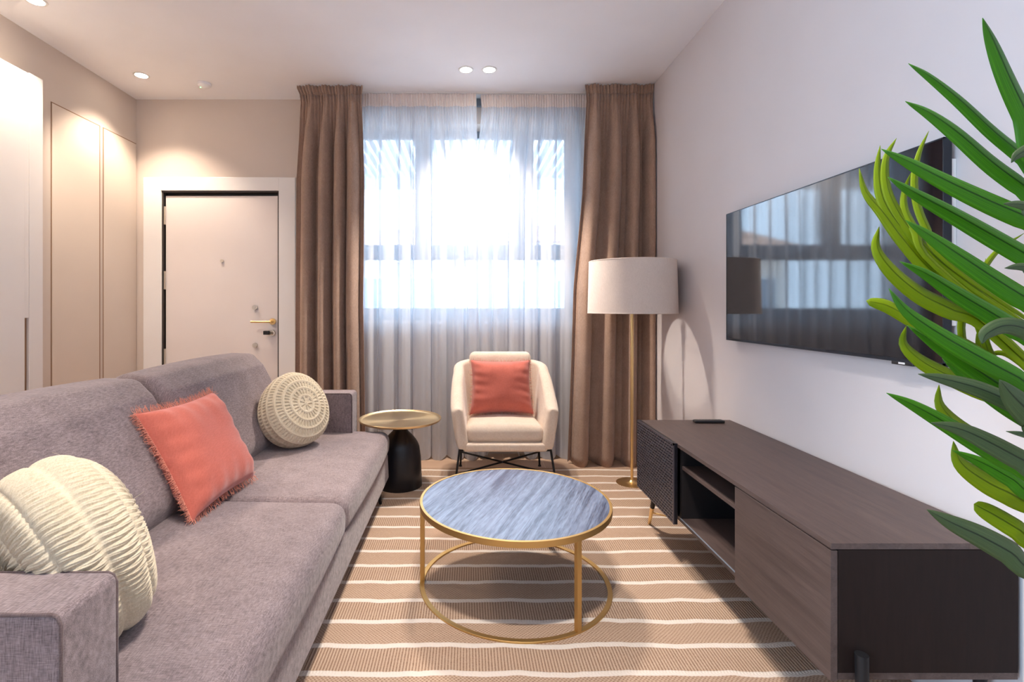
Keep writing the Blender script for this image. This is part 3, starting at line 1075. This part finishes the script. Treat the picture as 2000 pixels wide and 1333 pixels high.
def chair_shell():
    # plan centre-line of the wrap-round wall
    ctrl = [(-.285, -.255), (-.29, -.10), (-.283, .06), (-.262, .185), (-.15, .217), (0, .22), (.15, .215), (.262, .18), (.283, .06), (.29, -.10), (.285, -.255)]
    ctrl = np.array(ctrl)
    tt = np.linspace(0, 1, len(ctrl))
    ns = 73
    ss = np.linspace(0, 1, ns)
    # Catmull-like smoothing
    cx = np.interp(ss, tt, ctrl[:, 0]); cy = np.interp(ss, tt, ctrl[:, 1])
    ker = np.array([1, 2, 3, 2, 1]) / 9.0
    for _ in range(3):
        px_ = np.pad(cx, 2, mode='reflect', reflect_type='odd'); py_ = np.pad(cy, 2, mode='reflect', reflect_type='odd')
        cx = np.convolve(px_, ker, 'valid'); cy = np.convolve(py_, ker, 'valid')
    tx = np.gradient(cx); ty = np.gradient(cy)
    l = np.hypot(tx, ty); tx /= l; ty /= l
    nx, ny = -ty, tx        # outward?
    if nx[0] * cx[0] < 0:
        nx, ny = -nx, -ny
    prof_n = 26
    G = []
    d_front = np.minimum(ss, 1 - ss)        # 0 at arm fronts
    for i in range(ns):
        y = cy[i]
        # height along the arm: low at front, sweeping up to the back
        h = np.interp(y, [-.27, -.20, -.08, .05, .14, .20, .24], [.545, .568, .632, .725, .785, .815, .822])
        zb_ = .275
        flare = .045 + .0 * y
        th = np.interp(d_front[i], [0, .04, .2, .35, .5], [.080, .090, .080, .070, .065])
        lean = np.interp(y, [-.26, .1, .22], [.045, .05, .085])
        ring = []
        hw = th / 2
        def mid(z):
            s = (z - zb_) / (h - zb_)
            return (-.012 + lean * s ** .85)
        # outer up, round top, inner down
        zs_ = np.linspace(zb_ + .02, h - hw * .8, 8)
        ring.append((mid(zb_) - hw * .5 + .0, zb_))
        ring.append((mid(zb_) + hw * .75, zb_ + .003))
        for z in zs_:
            ring.append((mid(z) + hw, z))
        for k in range(1, 8):
            a = PI * k / 8
            ring.append((mid(h - hw) + hw * math.cos(a), h - hw * .8 + hw * .8 * math.sin(a)))
        for z in zs_[::-1]:
            ring.append((mid(z) - hw, z))
        G.append([(cx[i] + nx[i] * o_, cy[i] + ny[i] * o_, z) for (o_, z) in ring])
    G = np.array(G)
    mb = MB()
    # rounded arm fronts
    def cap_rings(base, dirx, diry):
        c = base.mean(0)
        out_ = []
        for k in range(6):
            a = PI / 2 * k / 5
            sc_ = math.cos(a)
            fwd = .045 * math.sin(a)
            B_ = base.copy()
            m = base[:, :2].mean(0)
            # shrink thickness only and height slightly
            B_[:, 0] = m[0] + (base[:, 0] - m[0]) * (.25 + .75 * sc_) if abs(diry) > .5 else base[:, 0]
            zc = (base[:, 2].max() + base[:, 2].min()) / 2
            B_[:, 2] = zc + (base[:, 2] - zc) * (.94 + .06 * sc_)
            B_[:, 1] = base[:, 1] - fwd
            out_.append(B_)
        return out_
    c0 = cap_rings(G[0], 0, -1)[::-1]
    c1 = cap_rings(G[-1], 0, -1)
    full = np.concatenate([np.array(c0[:-1]), G, np.array(c1[1:])], 0)
    mb.grid(full, wrap_v=True)
    nv_ = full.shape[1]
    mb.f.append(tuple(range(nv_)))
    mb.f.append(tuple((full.shape[0] - 1) * nv_ + k for k in range(nv_))[::-1])
    return mb


chair_shell().build('shell', 'armchair_fabric', ac, smooth=True)


def soft_slab(x0, x1, y0, y1, z0, z1, r, crown, n_=26, taper=0.0, M4=None):
    """superellipse-like upholstered cushion"""
    mb = MB()
    cx, cy, cz = (x0 + x1) / 2, (y0 + y1) / 2, (z0 + z1) / 2
    hx, hy, hz = (x1 - x0) / 2, (y1 - y0) / 2, (z1 - z0) / 2
    faces = [((1, 0, 0), (0, 1, 0), (0, 0, 1)), ((-1, 0, 0), (0, 0, 1), (0, 1, 0)), ((0, 1, 0), (0, 0, 1), (1, 0, 0)), ((0, -1, 0), (1, 0, 0), (0, 0, 1)), ((0, 0, 1), (1, 0, 0), (0, 1, 0)), ((0, 0, -1), (0, 1, 0), (1, 0, 0))]
    for nn, uu, vv in faces:
        A = np.zeros((n_ + 1, n_ + 1, 3))
        for i in range(n_ + 1):
            for j in range(n_ + 1):
                a = 2 * i / n_ - 1; b = 2 * j / n_ - 1
                a = math.sin(a * PI / 2) * .5 + a * .5; b = math.sin(b * PI / 2) * .5 + b * .5
                q = Vector(nn) + Vector(uu) * a + Vector(vv) * b
                pt = Vector((q.x * hx, q.y * hy, q.z * hz))
                inner = Vector((max(-hx + r, min(hx - r, pt.x)), max(-hy + r, min(hy - r, pt.y)), max(-hz + r * .9, min(hz - r * .9, pt.z))))
                d = pt - inner
                if d.length > 1e-9:
                    d = d.normalized() * r
                pt = inner + d
                ex, ey = pt.x / hx, pt.y / hy
                pt.z += crown * (1 - ex * ex) * (1 - ey * ey) * (1 if pt.z > 0 else -.4)
                pt.x *= 1 + taper * ey
                w3 = Vector((pt.x + cx, pt.y + cy, pt.z + cz))
                if M4 is not None:
                    w3 = M4 @ w3
                A[i, j] = w3
        mb.grid(A)
    return mb


soft_slab(-.27, .27, -.29, .20, .262, .315, .02, 0.0, 18, taper=-.03).build('seat_base', 'armchair_fabric', ac, smooth=True)
soft_slab(-.252, .252, -.268, .17, .312, .424, .052, .026, 26, taper=-.05).build('seat_cushion', 'armchair_fabric', ac, smooth=True)
M4 = Matrix.Translation((0, .165, .40)) @ Matrix.Rotation(math.radians(-12), 4, 'X')
soft_slab(-.232, .232, -.055, .045, 0.0, .475, .045, .0, 26, M4=M4).build('back_cushion', 'armchair_fabric', ac, smooth=True)
RB = .0075
mb = MB()
fr4 = [(-.300, -.265, .268), (.300, -.265, .268), (.285, .215, .268), (-.285, .215, .268)]
for i in range(4):
    mb.tube([fr4[i], fr4[(i + 1) % 4]], RB, 10)
mb.build('frame', 'black_metal', ac, auto=40)
feet = [(-.335, -.305, RZ), (.335, -.305, RZ), (.300, .245, .003), (-.300, .245, .003)]
for i in range(4):
    MB().tube([fr4[i], feet[i]], RB, 10).lathe([(0, 0), (.013, 0), (.009, .012), (0, .012)], 16, c=feet[i]).build('leg', 'black_metal', ac, auto=40)


def on(i, z):
    a, b = Vector(fr4[i]), Vector(feet[i])
    return a.lerp(b, (a.z - z) / (a.z - b.z))


for (i, j) in ((3, 1), (2, 0)):
    MB().tube([on(i, .115), on(j, .115)], .0065, 10).build('stretcher', 'black_metal', ac, auto=40)
# thin rods rising outside the shell under each arm
for sx in (-1, 1):
    MB().tube([(sx * .300, -.262, .268), (sx * .338, -.20, .45)], .005, 8).build('side_rod', 'black_metal', ac, auto=40)

# ================================================================== floor lamp
LXc, LYc = 1.122, 3.43
fl = thing('floor_lamp', 'brass floor lamp with wide white drum shade by the right wall', 'lamp', (LXc, LYc, RZ))
MB().lathe([(0, 0), (.136, 0), (.138, .003), (.136, .007), (.06, .012), (.025, .017), (.013, .03), (0, .03)], 64).build('base', 'brass', fl, auto=40)
MB().tube([(0, 0, .02), (0, 0, 1.40)], .0095, 16).build('pole', 'brass', fl, auto=40)
z0, z1 = 1.166 - RZ, 1.520 - RZ
MB().lathe([(.293, z0), (.284, z1)], 96).build('dummy', 'lamp_linen', None)
bpy.data.objects.remove(bpy.data.objects['dummy'])
sh = MB().grid(np.array([[(r_ * math.cos(a), r_ * math.sin(a), z) for a in np.linspace(0, 2 * PI, 96, endpoint=False)] for r_, z in
                         ((.291, z0), (.2925, z0), (.2835, z1), (.282, z1), (.291, z0))]), wrap_v=True).build('shade', 'lamp_linen', fl, auto=40)
for z, r_ in ((z0 + .003, .292), (z1 - .003, .283)):
    pts = [(r_ * math.cos(a), r_ * math.sin(a), z) for a in np.linspace(0, 2 * PI, 97)]
    MB().tube(pts, .0025, 6, cap=False).build('shade_rim', 'lamp_linen', sh, smooth=True)
mb = MB()
for k in range(3):
    a = k * 2 * PI / 3 + .4
    mb.tube([(0, 0, z1 - .09), (.280 * math.cos(a), .280 * math.sin(a), z1 - .05)], .0025, 6)
mb.build('spider', 'brass', fl, auto=40)
MB().lathe([(0, 0), (.02, 0), (.022, .05), (.012, .055), (0, .055)], 24, c=(0, 0, 1.385)).build('socket', 'white_plastic', fl, auto=40)
bp = [(0, 0), (.013, .0), (.016, .02), (.030, .055), (.030, .075), (.02, .098), (0, .106)]
MB().lathe(bp, 24, c=(0, 0, 1.44 - RZ)).build('bulb', 'shade_inner', fl, smooth=True)

# ================================================================== tv cabinet
tvc = thing('tv_cabinet', 'long dark wood media cabinet with perforated black door and open shelf', 'cabinet', (1.18, 2.02, 0))
CO = Vector((1.18, 2.02, 0))
CX0, CX1, CY0, CY1, CZ0, CZ1 = .960, 1.425, 1.3085, 2.739, .247, .600


def cb_(name, a, b, mat, parent=tvc, bevel=.0008, seg=1):
    return box(name, tuple(Vector(a) - CO), tuple(Vector(b) - CO), mat, parent, bevel, seg)


cb_('top_panel', (CX0 - .018, CY0, CZ1 - .016), (CX1, CY1, CZ1), 'cabinet_wood')
cb_('bottom_panel', (CX0, CY0 + .001, CZ0), (CX1, CY1 - .001, CZ0 + .018), 'cabinet_wood')
cb_('side_panel', (CX0, CY0, CZ0 + .018), (CX1, CY0 + .018, CZ1 - .017), 'cabinet_wood_shaded')
cb_('side_panel', (CX0, CY1 - .018, CZ0 + .018), (CX1, CY1, CZ1 - .017), 'cabinet_wood_shaded')
cb_('back_panel', (CX1 - .012, CY0 + .018, CZ0 + .018), (CX1 - .004, CY1 - .018, CZ1 - .017), 'cabinet_dark')
YA, YB2 = 1.776, 2.262
cb_('divider', (CX0 + .002, YA - .018, CZ0 + .018), (CX1 - .012, YA, CZ1 - .017), 'cabinet_dark')
cb_('divider', (CX0 + .002, YB2, CZ0 + .018), (CX1 - .012, YB2 + .018, CZ1 - .017), 'cabinet_dark')
shf = cb_('shelf', (CX0 + .004, YA, .484), (CX1 - .012, YB2, .500), 'cabinet_wood')
cb_('flip_door', (CX0 - .019, CY0 + .0005, CZ0 - .004), (CX0 - .001, YA, CZ1 - .019), 'cabinet_wood')
cb_('door_rail', (CX0 - .006, YA, CZ0 + .018), (CX0 + .0, YB2, CZ0 + .021), 'aluminium_frame')
# perforated metal door
PX0 = CX0 - .036
pdo = cb_('perforated_door', (PX0 + .004, YB2 - .004, CZ0 - .006), (CX0 - .018, CY1, CZ1 + .002), 'black_lacquer')
mb = MB()
Y0d, Y1d, Z0d, Z1d = YB2 + .006, CY1 - .004, CZ0, CZ1 - .004
ncol, nrow = 18, 25
pw, phh = (Y1d - Y0d) / ncol, (Z1d - Z0d) / nrow
bw, bh = pw * .30, phh * .46
for r_ in range(nrow + 1):
    zc = Z0d + r_ * phh
    mb.box((PX0, Y0d - .006, zc - bh / 2), (PX0 + .004, Y1d + .003, zc + bh / 2))
for r_ in range(nrow):
    off = (r_ % 2) * .5
    for c_ in range(ncol + 1):
        yc = Y0d + (c_ + off) * pw
        if yc > Y1d + .002:
            continue
        mb.box((PX0 + .0002, yc - bw / 2, Z0d + r_ * phh), (PX0 + .0038, yc + bw / 2, Z0d + (r_ + 1) * phh))
mb.box((PX0 - .0002, Y0d - .010, Z0d - .006), (PX0 + .0042, Y0d, Z1d + .006)).box((PX0 - .0002, Y1d - .002, Z0d - .006), (PX0 + .0042, Y1d + .004, Z1d + .006))
mb.box((PX0 - .0002, Y0d - .01, Z1d - .004), (PX0 + .0042, Y1d + .004, Z1d + .006))
mb.v = [tuple(Vector(q) - CO) for q in mb.v]
mb.build('slotted_face', 'perforated_black', pdo)
for (x, y, fx, fy) in ((.985, 2.64, 1.005, 2.785), (1.39, 2.64, 1.40, 2.785)):
    a = Vector((x, y, CZ0)) - CO; b = Vector((fx, fy, RZ)) - CO
    m_ = a.lerp(b, .45)
    lg = MB().tube([a, m_], .014, 14, r2=.0115).build('leg', 'black_metal', tvc, auto=40)
    MB().tube([m_, b], .0115, 14, r2=.0075).build('brass_sleeve', 'brass', lg, auto=40)
a = Vector((.998, 2.735, .10)) - CO; b = Vector((1.398, 2.735, .10)) - CO
MB().tube([Vector((.997, 2.725, .105)) - CO, Vector((1.15, 2.58, .115)) - CO, Vector((1.394, 2.40, .115)) - CO], .0045, 8).build('stretcher', 'brass', tvc, auto=40)
for (x, y_, z_) in ((1.008, CY0 - .016, .325), (1.385, CY0 + .06, CZ0)):
    a = Vector((x, y_, z_)) - CO; b = Vector((x, y_ - .006, RZ)) - CO
    MB().tube([a, a.lerp(b, .5), b], .0155, 14, r2=.010).build('leg', 'black_metal', tvc, auto=40)

rc = thing('remote_control', 'slim black remote control lying on the far end of the media cabinet', 'remote', (1.28, 2.675, CZ1))
soft_slab(-.078, .078, -.019, .019, .0, .014, .006, 0, 10).build('body', 'black_plastic', rc, smooth=True)
for k in range(7):
    box('button', (-.06 + k * .017, -.008, .0135), (-.052 + k * .017, .008, .0152), 'tv_bezel', rc, .001)

# ================================================================== television
tv = thing('television', 'large flat black television mounted on the right wall above the cabinet', 'television', (XR, 2.095, 1.37))
TXf = 1.393 - XR
Ya, Yb2, Za, Zb = 1.478 - 2.095, 2.714 - 2.095, 1.034 - 1.37, 1.706 - 1.37
box('housing', (TXf + .003, Ya, Za), (TXf + .024, Yb2, Zb), 'tv_bezel', tv, .002)
box('screen', (TXf, Ya + .004, Za + .012), (TXf + .004, Yb2 - .004, Zb - .004), 'tv_glass', tv)
mb = MB()
mb.box((TXf - .001, Ya, Za), (TXf + .005, Yb2, Za + .011)).box((TXf - .001, Ya, Zb - .004), (TXf + .005, Yb2, Zb)).box((TXf - .001, Ya, Za), (TXf + .005, Ya + .004, Zb)).box((TXf - .001, Yb2 - .004, Za), (TXf + .005, Yb2, Zb))
mb.build('bezel', 'tv_bezel', tv)
box('wall_mount', (TXf + .024, Ya + .01, Za + .12), (-.001, Yb2 - .3, Zb - .06), 'white_plastic', tv, .002)
yl = 1.62 - 2.095
box('infrared_receiver', (TXf - .002, yl - .04, Za - .010), (TXf + .012, yl + .04, Za + .001), 'black_plastic', tv, .002)
box('infrared_receiver', (TXf - .0025, yl - .012, Za - .007), (TXf + .0, yl + .012, Za - .001), 'white_plastic', tv, .0005)

# ================================================================== potted plant
PLX, PLY = 1.10, .80
pl = thing('potted_plant', 'tall artificial dracaena with long dark and lime green leaves at the right edge', 'plant', (PLX, PLY, 0))
PO = Vector((PLX, PLY, 0))
MB().lathe([(0, 0), (.12, 0), (.15, .28), (.165, .30), (.155, .30), (.14, .27), (0, .27)], 48).build('pot', 'pot_ceramic', pl, auto=40)
MB().lathe([(0, .271), (.138, .271), (.10, .282), (0, .286)], 32).build('soil', 'soil', pl, smooth=True)
canes = [[(0, 0, .27), (.01, .02, .8), (.0, .0, 1.25), (.02, .0, 1.62)],
         [(.05, .04, .27), (.07, .09, .7), (.06, .13, 1.1), (.05, .16, 1.40)],
         [(-.03, -.04, .27), (.02, -.06, .6), (.05, -.07, .95)]]
for c in canes:
    MB().tube(c, .013, 10, r2=.007).build('stem', 'stem_bark', pl, smooth=True)


def bez(pts, n_):
    """Catmull-Rom through the points"""
    pts = [Vector(p) for p in pts]
    pts = [pts[0] * 2 - pts[1]] + pts + [pts[-1] * 2 - pts[-2]]
    out_ = []
    segs = len(pts) - 3
    for k in range(n_):
        t = k / (n_ - 1) * segs
        i = min(int(t), segs - 1); t -= i
        a, b, c, d = pts[i:i + 4]
        out_.append(.5 * ((2 * b) + (c - a) * t + (2 * a - 5 * b + 4 * c - d) * t * t + (3 * b - a - 3 * c + d) * t ** 3))
    return out_


def leaf(pts3, width, mat, fold=.35, roll=0.0, taper_tip=1.0, blunt=False, n_=26, curl=0.0):
    """pts3: base -> tip world points. Blade with a V fold along the midrib."""
    C = bez(pts3, n_)
    vs = np.zeros((n_, 7, 3))
    uvs = []
    view = Vector((0, -1, 0.15))
    for i, c in enumerate(C):
        s = i / (n_ - 1)
        t = (C[min(i + 1, n_ - 1)] - C[max(i - 1, 0)]).normalized()
        side = t.cross(view).normalized()
        nr_ = side.cross(t).normalized()
        ang = roll
        side2 = side * math.cos(ang) + nr_ * math.sin(ang)
        nr2 = nr_ * math.cos(ang) - side * math.sin(ang)
        if blunt:
            wv = width * (min(1, s / .25) ** .6) * (max(0, 1 - s ** 7)) ** .5
        else:
            wv = width * (.35 + .65 * min(1, s / .35)) * (max(0.0, 1 - ((s - .35) / .65) ** 2.2 if s > .35 else 1.0)) ** .85
        wv = max(wv, .0006)
        for k in range(7):
            q = (k - 3) / 3.0
            off = side2 * (q * wv / 2 * (1 - .12 * fold)) - nr2 * (abs(q) ** 1.2 * wv * .5 * fold) + nr2 * curl * math.sin(s * 5) * q * wv * .3
            vs[i, k] = c + off - PO
            uvs.append(((k) / 6.0, s))
    mb = MB().grid(vs)
    me = bpy.data.meshes.new('leaf')
    me.from_pydata(mb.v, [], mb.f)
    uvl = me.uv_layers.new(name='UVMap')
    for lp in me.loops:
        uvl.data[lp.index].uv = uvs[lp.vertex_index]
    for p in me.polygons:
        p.use_smooth = True
    me.materials.append(M[mat])
    o = bpy.data.objects.new('leaf', me)
    COL.objects.link(o); o.parent = pl
    md = o.modifiers.new('solid', 'SOLIDIFY'); md.thickness = .0006; md.offset = 0
    return o


def leaf_px(px, w_px, mat, Y0=.74, Yt=.80, base=None, **kw):
    """px: tip -> frame edge, in photo pixels; the blade then runs on to a cane at its own depth."""
    k = len(px)
    pts = []
    for i, (x, y) in enumerate(px):
        s = i / max(1, k - 1)
        pts.append(P(x, y, Yt + (Y0 - Yt) * s))
    if base is not None:
        pts.append(Vector(base))
    pts = pts[::-1]
    return leaf(pts, w_px * (Y0 + Yt) / 2 / FPX, mat, **kw)


def bz(z, dx=0, dy=0):
    return (PLX + dx, PLY + dy, z)


# lime leaves, farther back
Lm = 'leaf_lime'
kw = dict(Y0=.98, Yt=1.02)
leaf_px([(1678, 329), (1692, 375), (1725, 415), (1760, 462), (1810, 520), (1870, 570)], 30, Lm, base=bz(1.05, .02, .15), **kw)
leaf_px([(1719, 284), (1716, 335), (1728, 395), (1770, 455), (1830, 510), (1885, 560)], 30, Lm, base=bz(1.08, .03, .15), **kw)
leaf_px([(1751, 270), (1732, 310), (1735, 370), (1765, 430), (1815, 490), (1880, 545)], 26, Lm, base=bz(1.12, .03, .15), **kw)
leaf_px([(1814, 256), (1796, 300), (1788, 350), (1794, 400), (1812, 445), (1850, 510)], 19, Lm, base=bz(1.14, .03, .16), **kw)
leaf_px([(1779, 338), (1768, 375), (1770, 410), (1790, 450), (1830, 520)], 20, Lm, base=bz(1.1, .03, .16), **kw)
leaf_px([(1717, 443), (1714, 485), (1745, 530), (1800, 575), (1860, 605), (1930, 640)], 40, Lm, base=bz(1.0, .03, .13), **kw)
leaf_px([(1692, 588), (1735, 598), (1790, 628), (1850, 660), (1930, 700)], 32, Lm, base=bz(.98, .03, .13), blunt=True, **kw)
leaf_px([(1770, 637), (1767, 672), (1800, 705), (1855, 735), (1920, 765), (2000, 800)], 36, Lm, base=bz(.95, .03, .10), **kw)
leaf_px([(1834, 752), (1840, 795), (1885, 840), (1945, 875), (2000, 905), (2050, 930)], 42, Lm, base=bz(.90, .03, .08), **kw)
leaf_px([(1862, 862), (1878, 905), (1925, 940), (1975, 965), (2040, 995)], 48, Lm, base=bz(.85, .03, .06), **kw)
leaf_px([(1902, 985), (1945, 1008), (1990, 1035), (2040, 1065)], 42, Lm, base=bz(.80, .03, .05), blunt=True, **kw)
leaf_px([(1910, 700), (1960, 690), (2010, 720), (2060, 760)], 16, Lm, base=bz(1.0, .03, .1), **kw)
leaf_px([(2000, 456), (1945, 495), (1905, 560), (1880, 640), (1905, 720), (1960, 790)], 17, Lm, Y0=1.0, Yt=1.05)
leaf_px([(1962, 580), (1940, 615), (1915, 660), (1930, 720), (1990, 780)], 15, Lm, Y0=1.0, Yt=1.05)
leaf_px([(1885, 545), (1895, 590), (1920, 660), (1950, 730), (2000, 800)], 14, Lm, Y0=1.0, Yt=1.0)
leaf_px([(1925, 505), (1922, 560), (1925, 610), (1935, 680), (1990, 760)], 11, Lm, Y0=1.0, Yt=1.0)
# dark leaves, nearer
D = 'leaf_dark'
leaf_px([(1919, 35), (1942, 82), (1972, 150), (2008, 225), (2060, 330)], 50, D, base=bz(1.50, 0, -.05), Yt=.72, Y0=.74)
leaf_px([(1774, 124), (1815, 148), (1875, 195), (1940, 255), (2000, 305), (2080, 380)], 34, D, base=bz(1.42, 0, -.05), Yt=.80, Y0=.76)
leaf_px([(1768, 198), (1815, 220), (1870, 258), (1940, 318), (2000, 362), (2080, 420)], 44, D, base=bz(1.38, 0, -.04), Yt=.80, Y0=.76)
leaf_px([(1721, 291), (1780, 318), (1860, 358), (1940, 395), (2010, 425), (2090, 460)], 50, D, base=bz(1.32, 0, -.04), Yt=.78, Y0=.74)
leaf_px([(1734, 346), (1785, 375), (1860, 415), (1940, 460), (2010, 500), (2090, 545)], 46, D, base=bz(1.26, 0, -.02), Yt=.82, Y0=.77)
leaf_px([(1768, 430), (1820, 462), (1880, 502), (1950, 548), (2010, 585), (2090, 630)], 50, D, base=bz(1.20, 0, -.03), Yt=.78, Y0=.74)
leaf_px([(1757, 511), (1810, 535), (1870, 572), (1935, 610), (2000, 648), (2080, 690)], 44, D, base=bz(1.15, 0, -.02), Yt=.82, Y0=.78)
leaf_px([(1736, 564), (1775, 610), (1840, 655), (1910, 695), (1985, 735), (2080, 780)], 46, D, base=bz(1.10, 0, -.03), Yt=.78, Y0=.74)
leaf_px([(1772, 636), (1830, 672), (1890, 710), (1950, 750), (2010, 785), (2090, 830)], 50, D, base=bz(1.05, 0, -.02), Yt=.80, Y0=.76)
leaf_px([(1731, 768), (1785, 792), (1850, 828), (1920, 870), (1985, 905), (2080, 955)], 42, D, base=bz(.95, 0, -.02), Yt=.80, Y0=.75)
leaf_px([(1840, 700), (1900, 745), (1960, 785), (2020, 820), (2090, 860)], 46, D, base=bz(1.0, 0, .0), Yt=.84, Y0=.80)
leaf_px([(1860, 880), (1920, 905), (1975, 935), (2050, 975)], 34, D, base=bz(.92, 0, .0), Yt=.84, Y0=.80)
Gy = 'leaf_grey'
leaf_px([(1793, 731), (1850, 742), (1915, 760), (1985, 790), (2070, 830)], 38, Gy, base=bz(1.02, 0, -.06), Yt=.72, Y0=.70)
leaf_px([(1818, 826), (1880, 840), (1940, 868), (2000, 900), (2080, 940)], 46, Gy, base=bz(.95, 0, -.06), Yt=.72, Y0=.70)
leaf_px([(1810, 996), (1860, 1022), (1920, 1050), (1975, 1080), (2060, 1130)], 50, Gy, base=bz(.80, 0, -.06), Yt=.74, Y0=.72)
leaf_px([(1918, 672), (1928, 652), (1965, 636), (2010, 645), (2080, 680)], 36, Gy, base=bz(1.10, 0, -.08), Yt=.68, Y0=.68, curl=.5)
leaf_px([(1975, 318), (1992, 300), (2030, 290), (2080, 330)], 26, Gy, base=bz(1.35, 0, -.08), Yt=.70, Y0=.70)
leaf_px([(1960, 398), (2005, 402), (2060, 430)], 26, Gy, base=bz(1.3, 0, -.08), Yt=.70, Y0=.70)
leaf_px([(1962, 524), (2005, 522), (2060, 545)], 22, Gy, base=bz(1.2, 0, -.08), Yt=.70, Y0=.70)
leaf_px([(1952, 742), (1985, 780), (2030, 820), (2090, 860)], 60, Gy, base=bz(1.0, 0, -.08), Yt=.68, Y0=.68, roll=.3)
leaf_px([(1965, 843), (2010, 852), (2070, 870)], 16, Gy, base=bz(.95, 0, -.08), Yt=.68, Y0=.68)
